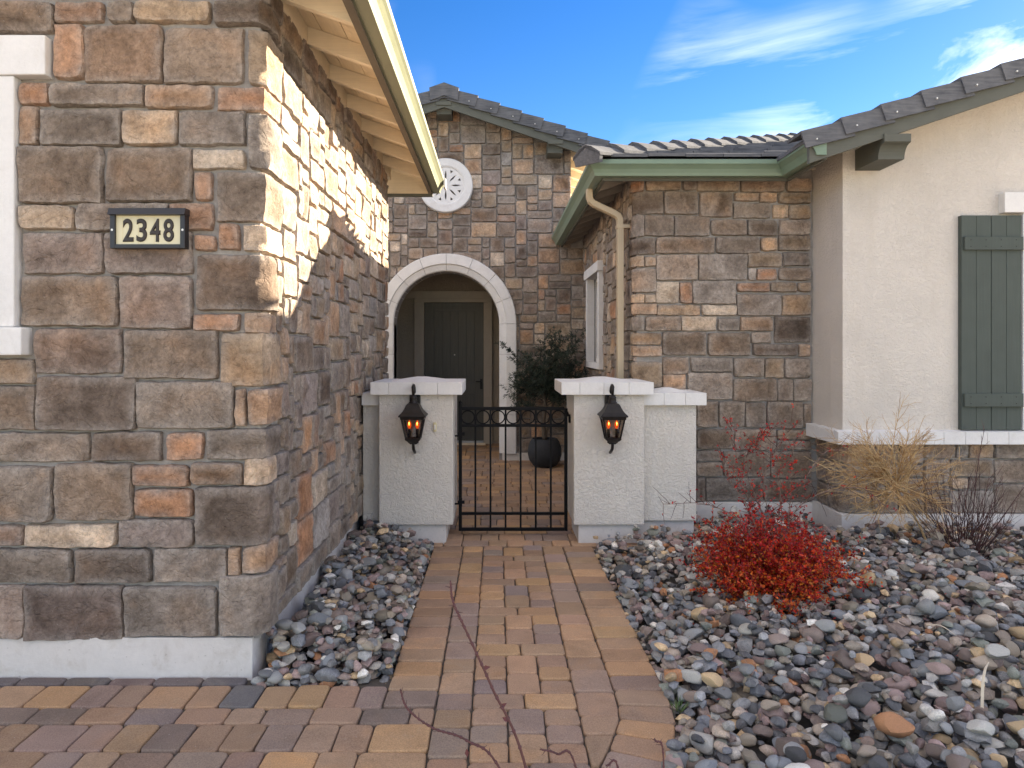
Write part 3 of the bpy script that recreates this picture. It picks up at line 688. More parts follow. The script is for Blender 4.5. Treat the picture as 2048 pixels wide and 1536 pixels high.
# roof of the entry
def rake(parent, x_low, x_high, z_low_top, slope, yf, expo=.285, flange=.135, nails=True):
    """overlapping L-shaped rake tiles climbing from x_low to x_high (either way)"""
    d = 1 if x_high > x_low else -1; L = math.hypot(1, slope); n = int(abs(x_high-x_low)*L/expo + .999)
    for i in range(n):
        a0 = i*expo; a1 = min(a0 + expo + .07, abs(x_high-x_low)*L)
        ux, uz = d/L, slope/L; nx_, nz_ = -d*slope/L, 1/L
        def P(a, nn, y): return (x_low + ux*a + nx_*nn, y, z_low_top + uz*a + nz_*nn)
        l0, l1 = .012, -.016; y0, y1 = yf - .016, yf + .004
        top = [P(a0, l0-.02, y0), P(a1, l1-.02, y1), P(a1, l1-.02, yf+.24), P(a0, l0-.02, yf+.24), P(a0, l0, y0), P(a1, l1, y1), P(a1, l1, yf+.24), P(a0, l0, yf+.24)]
        sd = [P(a0, l0-flange, y0), P(a1, l1-flange, y1), P(a1, l1-flange, y1+.02), P(a0, l0-flange, y0+.02), P(a0, l0-.0201, y0), P(a1, l1-.0201, y1), P(a1, l1-.0201, y1+.02), P(a0, l0-.0201, y0+.02)]
        t_ = ob('rake_tile', MB().hexa(top).hexa(sd), M['tile'], parent)
        if nails:
            c = P(a0 + .09, l0 - flange*.72, y0 - .003)
            ob('nail_head', MB().prism([(c[0] + .006*math.cos(k*math.pi/3), c[2] + .006*math.sin(k*math.pi/3)) for k in range(6)], 'y', c[1]-.003, c[1]+.012), M['screw'], t_) if parent.parent is None else None
def corbel(parent, x0, x1, z0, z1, yf, yb):
    h = z1 - z0
    pr = [(yb, z0), (yf + .085, z0)] + [(yf + .085 - .075*(1-math.cos(q)), z0 + (h*.62)*math.sin(q)) for q in [k*math.pi/12 for k in range(1, 7)]] + [(yf, z0 + h*.66), (yf, z1), (yb, z1)]
    return ob('corbel', MB().prism(pr, 'x', x0, x1), M['green_board'], parent)
eroof = ob('roof', MB().hexa([(-.69,9.22,4.80),(1.50,9.22,4.80-.345*2.19),(1.50,14,4.80-.345*2.19),(-.69,14,4.80),(-.69,9.22,4.86),(1.50,9.22,4.86-.345*2.19),(1.50,14,4.86-.345*2.19),(-.69,14,4.86)]), M['tile'], eb)
ob('roof', MB().hexa([(-2.9,9.22,4.80-.345*2.21),(-.691,9.22,4.80),(-.691,14,4.80),(-2.9,14,4.80-.345*2.21),(-2.9,9.22,4.86-.345*2.21),(-.691,9.22,4.86),(-.691,14,4.86),(-2.9,14,4.86-.345*2.21)]), M['tile'], eb)
for s in (1, -1):
    xo = 1.48 if s > 0 else -2.86
    zb = lambda x: 4.795 - .345 * abs(x + .69)
    ob('barge_board', MB().prism([(-.69, zb(-.69)), (xo, zb(xo)), (xo, zb(xo) - .155), (-.69, zb(-.69) - .165)], 'y', 9.215, 9.255), M['green_board'], eb)
rk = eb
rake(rk, 1.45, -.69, 4.905 - .345*2.14, .345, 9.19, .30, .15)
rake(rk, -2.85, -.69, 4.905 - .345*2.16, .345, 9.19, .30, .15)
ob('ridge_tile', MB().hexa([(-.87,9.172,4.72),(-.5,9.172,4.72),(-.5,9.5,4.72),(-.87,9.5,4.72),(-.87,9.172,4.862),(-.5,9.172,4.862),(-.5,9.5,4.862),(-.87,9.5,4.862)]) if False else
   MB().prism([(-.87, 4.70), (-.69, 4.765), (-.51, 4.70), (-.50, 4.865), (-.69, 4.932), (-.88, 4.865)], 'y', 9.166, 9.6), M['tile'], eb)
corbel(eb, -.795, -.60, 4.56, 4.70, 9.20, 9.6)
corbel(eb, .655, .85, 4.055, 4.20, 9.20, 9.6)
corbel(eb, -2.23, -2.03, 4.055, 4.20, 9.20, 9.6)
ob('soffit', MB().hexa([(-.69,9.256,4.775),(.985,9.256,4.775-.345*1.675),(.985,9.6,4.775-.345*1.675),(-.69,9.6,4.775),(-.69,9.256,4.798),(.985,9.256,4.798-.345*1.675),(.985,9.6,4.798-.345*1.675),(-.69,9.6,4.798)]), M['green_board'], eb)
ob('side_wall', MB().box(.84, .99, 9.8502, 14, 0, ze(.99)).box(-2.37, -2.22, 9.8502, 14, 0, ze(-2.37)).box(-2.2199, .8399, 13.85, 14, 0, 4.1), M['stucco'], eb)
zss = lambda x: 4.798 - .345 * (x + .69)
for i in range(3):
    x0 = .992 + i * .165
    ob('soffit_board', MB().hexa([(x0,9.26,zss(x0)-.02),(x0+.16,9.26,zss(x0+.16)-.02),(x0+.16,14,zss(x0+.16)-.02),(x0,14,zss(x0)-.02),(x0,9.26,zss(x0)),(x0+.16,9.26,zss(x0+.16)),(x0+.16,14,zss(x0+.16)),(x0,14,zss(x0))]), M['cream_soffit'], eroof)
for i in range(9):
    y = 9.62 + .5*i
    ob('rafter_tail', MB().hexa([(.99,y,zss(.99)-.12),(1.47,y,zss(1.47)-.12),(1.47,y+.045,zss(1.47)-.12),(.99,y+.045,zss(.99)-.12),(.99,y,zss(.99)-.021),(1.47,y,zss(1.47)-.021),(1.47,y+.045,zss(1.47)-.021),(.99,y+.045,zss(.99)-.021)]), M['cream_wood'], eroof)

# ================================================================== RIGHT: stone courtyard wing with hip roof
cw = thing('courtyard_wing', 'brown stone wing with hip tile roof and green gutter, behind the right gate pier', 'building', (2.0, 7.5, 0))
cx, cy = 1.182, 6.034
wall_c = ob('stone_wall', MB().box(cx, 2.78, cy, 6.2, .2, 3.1), M['mortar'], cw)
wy0, wy1, wz0, wz1 = 7.86, 8.82, 1.33, 2.36
wall_d = ob('stone_wall', MB().box(cx, 1.35, 6.2001, wy0, .2, 3.1).box(cx, 1.35, wy1, 9.6, .2, 3.1).box(cx, 1.35, wy0, wy1, .2, wz0).box(cx, 1.35, wy0, wy1, wz1, 3.1), M['mortar'], cw)
ob('foundation', MB().box(1.17, 2.66, 6.0, 6.2, -.05, .202, .004), M['foundation'], cw)
ob('foundation', MB().box(1.172, 1.35, 6.2003, 9.534, -.05, .202), M['foundation'], cw)
ob('rear_wall', MB().box(1.36, 9.3, 9.65, 9.8, 0, 3.4), M['stucco'], cw)
cq = []; rr = random.Random(9)
for tok in COURT_STONES.split():
    a, b, c, d, k = tok.split(','); a, b, c, d = map(float, (a, b, c, d))
    if a < 1.17:
        d2 = rs.choice((.1, .1, .15, .2)); cq.append((c, d, d2))
        lay_quoin(wall_c, cx, cy, -1, b - cx + .012, d2, c - .008, d + .008, k, step=.04, depth=.031)
    else: lay_stone(wall_c, (0, cy, 0), (1, 0, 0), (0, -1, 0), a - .008, b + .008, c - .008, d + .008, k, step=.036, depth=.031)
yl = lines(cy, 9.6, .05, .004, 8); zl = snap(lines(.205, 3.0, .05), sorted({round(q[0], 3) for q in cq} | {round(q[1], 3) for q in cq}))
occ = np.zeros((len(zl)-1, len(yl)-1), bool)
for z0, z1, d2 in cq:
    for j in range(len(zl)-1):
        if z0 - .008 < (zl[j]+zl[j+1])/2 < z1 + .008: occ[j, :int(round(d2/.05))] = True
for i in range(len(yl)-1):
    for j in range(len(zl)-1):
        if wy0-.08 < (yl[i]+yl[i+1])/2 < wy1+.08 and wz0-.06 < (zl[j]+zl[j+1])/2 < wz1+.08: occ[j, i] = True
for r in ashlar(yl, zl, 52, occ):
    if r[3]-r[2] > .035: lay_stone(wall_d, (cx, 0, 0), (0, 1, 0), (-1, 0, 0), *r, rr.choice(MIXK), step=.06, depth=.03)
# narrow side window with white surround
for n, b_ in (('window_header', (1.085, 1.20, wy0-.12, wy1+.12, wz1-.01, wz1+.10)), ('window_jamb', (1.105, 1.20, wy0-.08, wy0+.02, wz0-.06, wz1-.0101)),
              ('window_jamb', (1.105, 1.20, wy1-.02, wy1+.08, wz0-.06, wz1-.0101)), ('window_sill', (1.10, 1.20, wy0+.0201, wy1-.0201, wz0-.06, wz0+.01))):
    ob(n, MB().box(*b_, .006), M['white_trim'], cw)
wd = ob('window', MB().box(1.25, 1.27, wy0, wy1, wz0, wz1), M['pane'], cw)
ob('window_frame', MB().box(1.215, 1.2499, wy0+.0, wy0+.05, wz0, wz1).box(1.215, 1.2499, wy1-.05, wy1, wz0, wz1).box(1.215, 1.2499, wy0+.0501, wy1-.0501, wz1-.05, wz1).box(1.215, 1.2499, wy0+.0501, wy1-.0501, wz0, wz0+.05), M['white_trim'], wd)
# hip roof
z0r = 2.99; hx, hy = .78, 5.70
zf = lambda y: z0r + SL*(y-hy); zl_ = lambda x: z0r + SL*(x-hx)
def plate(pts, t): 
    n = len(pts); v = [Vector(p) for p in pts] + [Vector(p) + Vector((0, 0, t)) for p in pts]
    return MB().add(v, [tuple(range(n-1, -1, -1)), tuple(range(n, 2*n))] + [(i, (i+1) % n, (i+1) % n + n, i+n) for i in range(n)])
E_ = 9.8; k_ = E_-hy
croof = ob('roof', plate([(hx,hy,z0r),(2.25,hy,z0r),(2.25+k_,E_,zf(E_)),(hx+k_,E_,zf(E_))], .03), M['tile'], cw)
ob('roof', plate([(hx,hy,z0r),(hx+k_,E_,zf(E_)),(hx,E_,z0r)], .03), M['tile'], cw)
for j in range(9):
    y0 = 5.655 + j*.33
    for i in range(26):
        x0 = .60 + i*.30 + (.15 if j % 2 else 0)
        lo = hx + (y0-hy) - .05; hi = 2.30 + (y0-hy) + .1
        a, b = max(x0, lo), min(x0 + .296, hi)
        if b - a < .06: continue
        y1 = y0 + .40
        r_ = random.Random(j*50+i); dz = r_.uniform(-.003, .003)
        v = [(a,y0,zf(y0)+.052+dz),(b,y0,zf(y0)+.052+dz),(b,y1,zf(y1)+.031),(a,y1,zf(y1)+.031),(a,y0,zf(y0)+.078+dz),(b,y0,zf(y0)+.078+dz),(b,y1,zf(y1)+.055),(a,y1,zf(y1)+.055)]
        ob('roof_tile', MB().hexa(v), M['tile'], croof)
h = Vector((1, 1, SL)).normalized(); p_ = Vector((1, -1, 0)).normalized(); up = Vector((-SL/2, -SL/2, 1)).normalized()
for i in range(14):
    o0 = Vector((hx-.07, hy-.07, z0r - .02)) + h*(i*.335); v = []
    for a, l in ((0, .078), (.40, .040)):
        for u, w in ((-.135, -.045), (-.06, .012), (0, .035), (.06, .012), (.135, -.045), (.135, -.068), (0, .008), (-.135, -.068)):
            v.append(o0 + h*a + p_*u + up*(w + l + .03))
    f = [(k, (k+1) % 8, (k+1) % 8 + 8, k+8) for k in range(8)] + [tuple(range(7, -1, -1)), tuple(range(8, 16))]
    ob('hip_tile', (v, f), M['tile'], croof)
    if i == 0:
        e = [o0 + p_*u + up*(w + .105) for u, w in ((-.13, -.05), (-.06, .010), (0, .03), (.06, .010), (.13, -.05), (.12, -.12), (-.12, -.12))]
        e2 = [q + h*.04 for q in e]
        ob('hip_end', (e + e2, [tuple(range(7)), tuple(range(13, 6, -1))] + [(k, (k+1) % 7, (k+1) % 7+7, k+7) for k in range(7)]), M['tile'], croof)
ob('eave_closure', MB().box(.90, 2.3, 5.80, 5.84, 2.98, 3.05), M['dark'], croof)
ob('fascia', sweep_plan([(.876, 9.55), (.876, 5.796), (2.376, 5.796), (2.376, 5.13)], [(0, 2.862), (.022, 2.862), (.022, 3.0), (0, 3.0)]), M['green_board'], cw)
ob('gutter', sweep_plan([(.853, 9.55), (.853, 5.773), (2.353, 5.773), (2.353, 5.09)], [(u, 2.885 + z) for u, z in GP]), M['gutter'], cw)
ob('gutter_end', MB().prism([(2.353 - u, 2.885 + z) for u, z in GP[:8]] + [(2.353, 3.007)], 'y', 5.082, 5.0899), M['gutter'], cw)
sz = lambda x: 2.955 + SL*(x-.876)
for i in range(9):
    y = 6.2 + .41*i
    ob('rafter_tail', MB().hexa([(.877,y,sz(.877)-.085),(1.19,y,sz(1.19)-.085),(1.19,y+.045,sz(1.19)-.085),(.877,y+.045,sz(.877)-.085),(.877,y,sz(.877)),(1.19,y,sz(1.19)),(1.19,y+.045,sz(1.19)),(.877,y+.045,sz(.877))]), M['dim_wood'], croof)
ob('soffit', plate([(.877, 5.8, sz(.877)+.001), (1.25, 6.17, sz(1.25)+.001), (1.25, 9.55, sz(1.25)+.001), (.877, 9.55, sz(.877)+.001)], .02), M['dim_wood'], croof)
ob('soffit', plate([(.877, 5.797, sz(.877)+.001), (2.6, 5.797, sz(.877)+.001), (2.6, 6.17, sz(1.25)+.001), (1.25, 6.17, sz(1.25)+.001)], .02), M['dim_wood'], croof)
# tan downspout
def rect_pipe(path, a, b):
    mb = MB(); v = []; n = len(path); path = [Vector(p) for p in path]
    for i, p in enumerate(path):
        t = (path[min(i+1, n-1)] - path[max(i-1, 0)]).normalized()
        s1 = t.cross(Vector((0.72, 0.0, 0.0)) if abs(t.z) > .99 else Vector((t.y, -t.x, 0)).normalized().cross(t)).normalized()
        s1 = Vector((0, 1, 0)) - t*t.y; s1.normalize(); s2 = t.cross(s1)
        for u, w in ((-.5,-.38),(-.38,-.5),(.38,-.5),(.5,-.38),(.5,.38),(.38,.5),(-.38,.5),(-.5,.38)): v.append(p + s1*(u*a) + s2*(w*b))
    f = [(i*8+k, i*8+(k+1) % 8, (i+1)*8+(k+1) % 8, (i+1)*8+k) for i in range(n-1) for k in range(8)] + [tuple(range(7, -1, -1)), tuple(range((n-1)*8, n*8))]
    return mb.add(v, f)
dy = 6.20
dp = ob('downspout', rect_pipe([(.80, dy, 2.885), (.80, dy, 2.82), (.812, dy, 2.785), (.84, dy, 2.76), (1.02, dy, 2.675), (1.05, dy, 2.655), (1.066, dy, 2.62), (1.068, dy, 2.55), (1.068, dy, .06)], .075, .055), M['downspout'], cw)
for z in (2.545,): ob('pipe_strap', MB().box(1.035, 1.15, dy-.044, dy+.044, z, z+.03, .002), M['downspout'], dp)
for u in (-.02, 0.0, .02): ob('pipe_rib', MB().box(1.068+u-.004, 1.068+u+.004, dy-.0415, dy-.0365, .08, 2.54), M['downspout'], dp)

# ================================================================== FAR RIGHT: stucco wing
sw = thing('stucco_wing', 'cream stucco gable wing at right on a stone base with white sill band', 'building', (5.5, 6.5, 0))
sx, sy = 2.67, 5.5
zt = lambda x: 2.93 + SL * (min(x, 12-x) - 2.15)
wl = ob('stucco_wall', MB().prism([(sx, .78), (9.33, .78), (9.33, zt(9.33)), (6, zt(6)), (sx, zt(sx))], 'y', sy, sy+.2), M['stucco'], sw)
ob('stucco_wall', MB().box(sx, sx+.2, sy+.2001, 6.045, .78, 3.08), M['stucco'], sw)
ob('rear_wall', MB().box(9.13, 9.33, sy+.2001, 9.8, 0, 3.08), M['stucco'], sw)
base_f = ob('stone_base', MB().box(2.715, 9.3, 5.545, 5.7, .2, .779), M['mortar'], sw)
ob('stone_base', MB().box(2.715, 2.87, 5.7001, 6.04, .2, .779), M['mortar'], sw)
ob('foundation', MB().box(2.655, 9.3, 5.485, 5.7, -.05, .218, .004), M['foundation'], sw)
ob('foundation', MB().box(2.657, 2.87, 5.7003, 6.0, -.05, .218), M['foundation'], sw)
rr = random.Random(31)
for z0, z1, d2, w, k in ((.218, .40, .2, .18, 'g'), (.40, .60, .12, .30, 'y'), (.60, .775, .25, .14, 'n')):
    lay_quoin(base_f, 2.715, 5.545, -1, w, d2, z0, z1, k, step=.04, depth=.031)
zl = [.218, .265, .31, .355, .40, .45, .50, .55, .60, .64, .69, .735, .775]; ul = lines(2.715, 5.4, .05); occ = np.zeros((12, len(ul)-1), bool)
occ[:4, :4] = True; occ[4:8, :6] = True; occ[8:, :3] = True
for r in ashlar(ul, zl, 71, occ): lay_stone(base_f, (0, 5.545, 0), (1, 0, 0), (0, -1, 0), *r, rr.choice('bbggmnydt'), step=.04, depth=.031)
for z0, z1, y0 in ((.218, .40, 5.745), (.40, .60, 5.665), (.60, .775, 5.795)): lay_stone(base_f, (2.715, 0, 0), (0, 1, 0), (-1, 0, 0), y0, 6.0, z0, z1, rr.choice('bgm'), step=.05)
# white sill band of separate blocks
def sill(x0, x1, y0, y1): ob('sill_block', MB().add([(x0,y0,.768),(x1,y0,.768),(x1,y1,.768),(x0,y1,.768),(x0,y0,.862),(x1,y0,.862),(x1,y1,.872),(x0,y1,.872)], [(0,3,2,1),(4,5,6,7),(0,1,5,4),(1,2,6,5),(2,3,7,6),(3,0,4,7)]), M['white_trim'], sw)
sill(2.60, 2.745, 5.425, 5.5)
for i in range(18): sill(2.748 + i*.165, 2.748 + i*.165 + .162, 5.425, 5.4999)
for i in range(3): sill(2.60, 2.6699, 5.503 + i*.165, 5.503 + i*.165 + .162)
# roof edge
sroof = ob('roof', plate([(2.22,5.12,2.985),(6,5.12,zt(6)+.04),(6,9.4,zt(6)+.04),(2.22,5.68,2.985)], .03), M['tile'], sw)
ob('roof', plate([(6.001,5.12,zt(6)+.04),(9.8,5.12,2.985),(9.8,9.8,2.985),(6.001,9.8,zt(6)+.04)], .03), M['tile'], sw)
for a, b in ((2.235, 5.998), (9.765, 6.002)):
    zz_ = lambda x: zt(x) + .045
    ob('barge_board', MB().prism([(a, zz_(a)), (b, zz_(b)), (b, zz_(b)-.185), (a, zz_(a)-.175)], 'y', 5.095, 5.135), M['green_board'], sw)
rake(sw, 2.16, 6.0, 3.035, SL, 5.07, .30, .125)
rake(sw, 9.84, 6.0, 3.035, SL, 5.07, .30, .125)
corbel(sw, 2.765, 2.955, 2.875, 3.035, 5.08, 5.5)
ob('soffit', plate([(2.38,5.136,zt(2.38)-.0),(6,5.136,zt(6)-.0),(6,5.499,zt(6)-.0),(2.38,5.499,zt(2.38)-.0)], .03), M['cream_wood'], sroof)
ob('soffit', plate([(2.38,5.4991,zt(2.38)+.001),(2.669,5.4991,zt(2.669)+.001),(2.669,6.04,zt(2.669)+.001),(2.38,6.04,zt(2.38)+.001)], .03), M['cream_wood'], sroof)
# window beyond the shutter
ob('window_header', MB().box(3.875, 5.3, 5.43, 5.52, 2.54, 2.695, .006), M['white_trim'], sw)
wd = ob('window', MB().box(4.07, 5.1, 5.47, 5.4999, .875, 2.5399), M['pane'], sw)
ob('window_frame', MB().box(4.03, 4.0699, 5.45, 5.4999, .875, 2.5399), M['white_trim'], wd)
sh = thing('window_shutter', 'green-grey board-and-batten shutter on the stucco wall', 'shutter', (3.79, 5.48, .875))
for i in range(4):
    x0 = 3.56 + i*.1155
    ob('board', MB().box(x0, x0+.112, 5.455 + .002*(i % 2), 5.4985, .876, 2.522, .003), M['shutter'], sh)
for z0, z1 in ((2.255, 2.355), (1.055, 1.155)):
    bt = ob('batten', MB().box(3.572, 4.02, 5.432, 5.4545, z0, z1, .003), M['shutter'], sh)
    for i in range(4):
        for dz in (.025, .075): ob('screw', MB().prism([(3.616 + i*.1155 + .004*math.cos(k*math.pi/3), z0 + dz + .004*math.sin(k*math.pi/3)) for k in range(6)], 'y', 5.4302, 5.4322), M['bronze'], bt)

# ================================================================== gate piers and low walls
def capped(name, label, cat, x0, x1, y0, y1, z0, zc, zt_, ov, nx_, ny_, fnd, peak=.03, group=None):
    t = thing(name, label, cat, ((x0+x1)/2, (y0+y1)/2, 0), group)
    ob('stucco_body', MB().box(x0, x1, y0, y1, z0, zc, .008), M['stucco_pier'], t)
    ob('foundation', MB().box(fnd[0], fnd[1], y0+.035, y1-.03, -.04, z0+.002, .004), M['foundation'], t)
    X0, X1, Y0, Y1 = x0-ov[0], x1+ov[1], y0-ov[2], y1+ov[3]
    xsp = [X0 + (X1-X0)*i/nx_ for i in range(nx_+1)]
    if nx_ == 4: xsp = [X0, X0+(X1-X0)*.2, X0+(X1-X0)*.46, X0+(X1-X0)*.73, X1]
    bd = min(.16, (Y1-Y0)*.4)
    for a, b in zip(xsp, xsp[1:]):
        ob('cap_block', MB().box(a+.0006, b-.0006, Y0, Y0+bd, zc+.0008, zt_, .004), M['white_trim'], t)
        ob('cap_block', MB().box(a+.0012, b-.0012, Y1-bd, Y1, zc+.0008, zt_, .006), M['white_trim'], t)
    n = max(1, ny_)
    for i in range(n):
        a = Y0+bd + (Y1-Y0-2*bd)*i/n; b = Y0+bd + (Y1-Y0-2*bd)*(i+1)/n
        for q0, q1 in ((X0, X0+.14), (X1-.14, X1)): ob('cap_block', MB().box(q0, q1, a+.0015, b-.0015, zc+.0008, zt_, .006), M['white_trim'], t)
    e = .012; cxm, cym = (X0+X1)/2, (Y0+Y1)/2; rx = (X1-X0)*.18; ry = (Y1-Y0)*.1
    ob('cap_top', MB().hexa([(X0+e,Y0+e,zt_-.02),(X1-e,Y0+e,zt_-.02),(X1-e,Y1-e,zt_-.02),(X0+e,Y1-e,zt_-.02),(cxm-rx*.3,cym-ry,zt_+peak),(cxm+rx*.3,cym-ry,zt_+peak),(cxm+rx*.3,cym+ry,zt_+peak),(cxm-rx*.3,cym+ry,zt_+peak)]), M['white_trim'], t)
    return t
capped('gate_pier', 'stucco gate pier on the left of the gate, with lantern and doorbell button', 'pier', -.909, -.341, 5.455, 6.02, .146, 1.147, 1.243, (.058,.072,.055,.05), 4, 2, (-.85, -.398))
capped('gate_pier', 'stucco gate pier on the right of the gate, holding the latch', 'pier', .585, 1.126, 5.455, 6.02, .146, 1.147, 1.243, (.10,.062,.055,.05), 4, 2, (.625, 1.076))
capped('low_wall', 'low capped stucco wall stub between the right gate pier and the stone wing', 'wall', 1.1262, 1.558, 5.57, 5.99, .150, 1.058, 1.155, (0,.065,.055,.0), 3, 1, (1.0762, 1.548))
capped('low_wall', 'narrow shaded stucco wall stub squeezed between stone garage and left gate pier', 'wall', -1.055, -.9092, 5.57, 5.99, .150, 1.058, 1.155, (0,0,.055,.0), 1, 1, (-1.055, -.8502))

# ================================================================== iron gate
gy_ = 5.70; gt = thing('iron_gate', 'low black iron gate with a row of rings, standing between the stucco piers', 'gate', (.125, gy_, .04))
I = M['black_iron']
xl, xr = -.298, .548
ob('post', MB().box(xl-.013, xl+.013, gy_-.013, gy_+.013, .040, 1.045, .002), I, gt); ob('post', MB().box(xr-.013, xr+.013, gy_-.013, gy_+.013, .040, 1.02, .002), I, gt)
for z, h in ((1.006, .026), (.872, .022), (.168, .020), (.040, .024)):
    ob('rail', MB().box(xl+.0131, xr-.0131, gy_-.014, gy_+.014, z, z+h, .002), I, gt)
sp = (xr - xl) / 7
for i in range(1, 7):
    x = xl + sp*i; ob('bar', MB().box(x-.0075, x+.0075, gy_-.0075, gy_+.0075, .0641, 1.0059), I, gt)
for i in range(7):
    x = xl + sp*(i+.5); mb = MB()
    mb.tube([(x + .052*math.cos(a), gy_, .950 + .052*math.sin(a)) for a in [2*math.pi*k/28 for k in range(29)]], .0055, 6)
    ob('ring', mb, I, gt, smooth=True)
ob('finial', MB().lathe([(.001, 1.085), (.011, 1.074), (.013, 1.066), (.009, 1.056), (.013, 1.050), (.013, 1.045)], xl, gy_, 12), I, gt, smooth=True)
for z in (.255, .800):
    ob('hinge', MB().box(xl-.044, xl-.0131, gy_-.004, gy_+.004, z-.006, z+.006).box(xl-.02, xl+.035, gy_-.022, gy_-.0131, z+.004, z+.03, .002).box(xl-.0132, xl+.016, gy_-.02, gy_-.0131, z-.016, z+.05, .002), I, gt)
lt = MB().box(xr+.0131, xr+.036, gy_-.01, gy_+.006, .955, .972, .002).tube([(xr, gy_-.02, .985), (xr+.012, gy_-.03, .995), (xr+.02, gy_-.02, .965), (xr+.034, gy_-.012, .95)], .006, 6)
lt.box(xr+.020, xr+.0365, gy_-.02, gy_+.012, .905, .955, .003)
ob('latch', lt, I, gt)

# ================================================================== lanterns
def lantern(label, cx):
    yw = 5.455; yc = yw - .125
    t = thing('wall_lantern', label, 'lantern', (cx, yw, .70), 'lit carriage lanterns on the gate piers'); B = M['bronze']
    def sq(r, z): return [(cx-r, yc-r, z), (cx+r, yc-r, z), (cx+r, yc+r, z), (cx-r, yc+r, z)]
    def rings(lst):
        v = []; f = []
        for r, z in lst: v += sq(r, z)
        for i in range(len(lst)-1):
            for k in range(4): f.append((i*4+k, i*4+(k+1) % 4, (i+1)*4+(k+1) % 4, (i+1)*4+k))
        f += [(3,2,1,0), tuple(range(len(v)-4, len(v)))]
        return v, f
    rf = ob('lantern_roof', rings([(.098,.992),(.101,.998),(.098,1.005),(.084,1.018),(.070,1.036),(.059,1.056),(.050,1.076),(.041,1.088),(.030,1.092)]), B, t)
    ob('crown', MB().lathe([(.034,1.088),(.034,1.098),(.028,1.102),(.030,1.112),(.026,1.124),(.030,1.130),(.022,1.142),(.014,1.150),(.001,1.152)], cx, yc, 14), B, rf, smooth=True)
    fr_ = ob('frame', rings([(.076,.970),(.086,.972),(.090,.9915),(.070,.9918)]), B, t)
    for a, b in ((-1,-1),(1,-1),(1,1),(-1,1)):
        ob('corner_bar', MB().tube([(cx+a*.078, yc+b*.078, .975), (cx+a*.050, yc+b*.050, .828)], .0065, 4), B, t)
    ob('base', rings([(.018,.792),(.040,.806),(.056,.820),(.058,.829),(.050,.833)]), B, t)
    for k in range(4):
        p = sq(.0755, .971); q = sq(.0475, .832)
        ob('pane', MB().add([q[k], q[(k+1) % 4], p[(k+1) % 4], p[k]], [(0,1,2,3)]), M['lamp_glass'], t)
    for s in (-1, 1):
        bx = cx + s*.030
        cd = ob('candle', MB().lathe([(.001,.832),(.011,.834),(.011,.892),(.008,.897),(.001,.898)], bx, yc, 10), M['bronze'], t, smooth=True)
        ob('bulb', MB().lathe([(.001,.898),(.009,.904),(.015,.918),(.016,.930),(.011,.946),(.005,.958),(.001,.963)], bx, yc, 12), M['flame_glow'], cd, smooth=True)
        ob('filament', MB().lathe([(.001,.914),(.0055,.921),(.0070,.928),(.0050,.938),(.001,.950)], bx, yc-.009, 12), M['flame'], cd, smooth=True)
    ob('back_plate', MB().box(cx-.042, cx+.042, yw-.022, yw-.001, 1.02, 1.145, .012).box(cx-.030, cx+.030, yw-.012, yw-.001, .98, 1.0199), B, t)
    ob('arm', MB().tube([(cx, yw-.015, 1.10), (cx, yw-.045, 1.16), (cx, yw-.075, 1.205), (cx, yw-.105, 1.222), (cx, yc-.012, 1.212), (cx, yc-.004, 1.185), (cx, yc, 1.15)], [.011,.012,.013,.013,.013,.012,.010], 8), B, t, smooth=True)
    ob('tail', MB().tube([(cx, yc, .806), (cx, yc-.004, .775), (cx, yc+.012, .745), (cx, yw-.06, .722), (cx, yw-.02, .705), (cx, yw-.005, .700)], [.012,.011,.012,.012,.011,.008], 8).tube([(cx-.03, yc, .812), (cx-.036, yc, .798), (cx-.02, yc, .786), (cx, yc, .79), (cx+.02, yc, .786), (cx+.036, yc, .798), (cx+.03, yc, .812)], .006, 6), B, t, smooth=True)
    return t
lantern('lit bronze carriage lantern on the left gate pier, above the doorbell button', -.631)
lantern('lit bronze carriage lantern on the right gate pier, nearest the red shrub', .862)
db = thing('doorbell_button', 'small ivory doorbell button on the left gate pier', 'doorbell', (-.478, 5.45, .86))
ob('housing', MB().box(-.492, -.466, 5.438, 5.4549, .862, .935, .008), M['button'], db)
ob('button', MB().box(-.484, -.474, 5.433, 5.4379, .880, .917, .002), M['white_trim'], db)

# ================================================================== house number
sg = thing('house_number_sign', 'black framed ivory house number sign reading 2348 on the garage stone', 'sign', (-1.57, 3.22, 1.95))
X0, X1, Z0, Z1 = -1.738, -1.402, 1.950, 2.127; yb, yf = 3.232, 3.188
fr = ob('frame', MB().box(X0, X0+.022, yf, yb, Z0, Z1-.026, .002).box(X1-.022, X1, yf, yb, Z0, Z1-.026, .002).box(X0+.0221, X1-.0221, yf, yb, Z0, Z0+.018, .002), M['sign_black'], sg)
ob('hood', MB().hexa([(X0-.004,yf-.016,Z1-.028),(X1+.004,yf-.016,Z1-.028),(X1+.004,yb,Z1-.028),(X0-.004,yb,Z1-.028),(X0-.004,yf-.004,Z1+.002),(X1+.004,yf-.004,Z1+.002),(X1+.004,yb,Z1+.002),(X0-.004,yb,Z1+.002)]), M['sign_black'], sg)
ob('face_panel', MB().box(X0+.0222, X1-.0222, yf+.012, yb-.004, Z0+.0181, Z1-.029), M['sign_face'], sg)
for i in range(6):
    w = (X1-X0-.0444)/5.0
    if i in (0, 5): continue
    x = X0+.0222 + .030 + (i-1)*.0705
    ob('panel_joint', MB().box(x-.0006, x+.0006, yf+.0112, yf+.0119, Z0+.0185, Z1-.030), M['button'], sg)
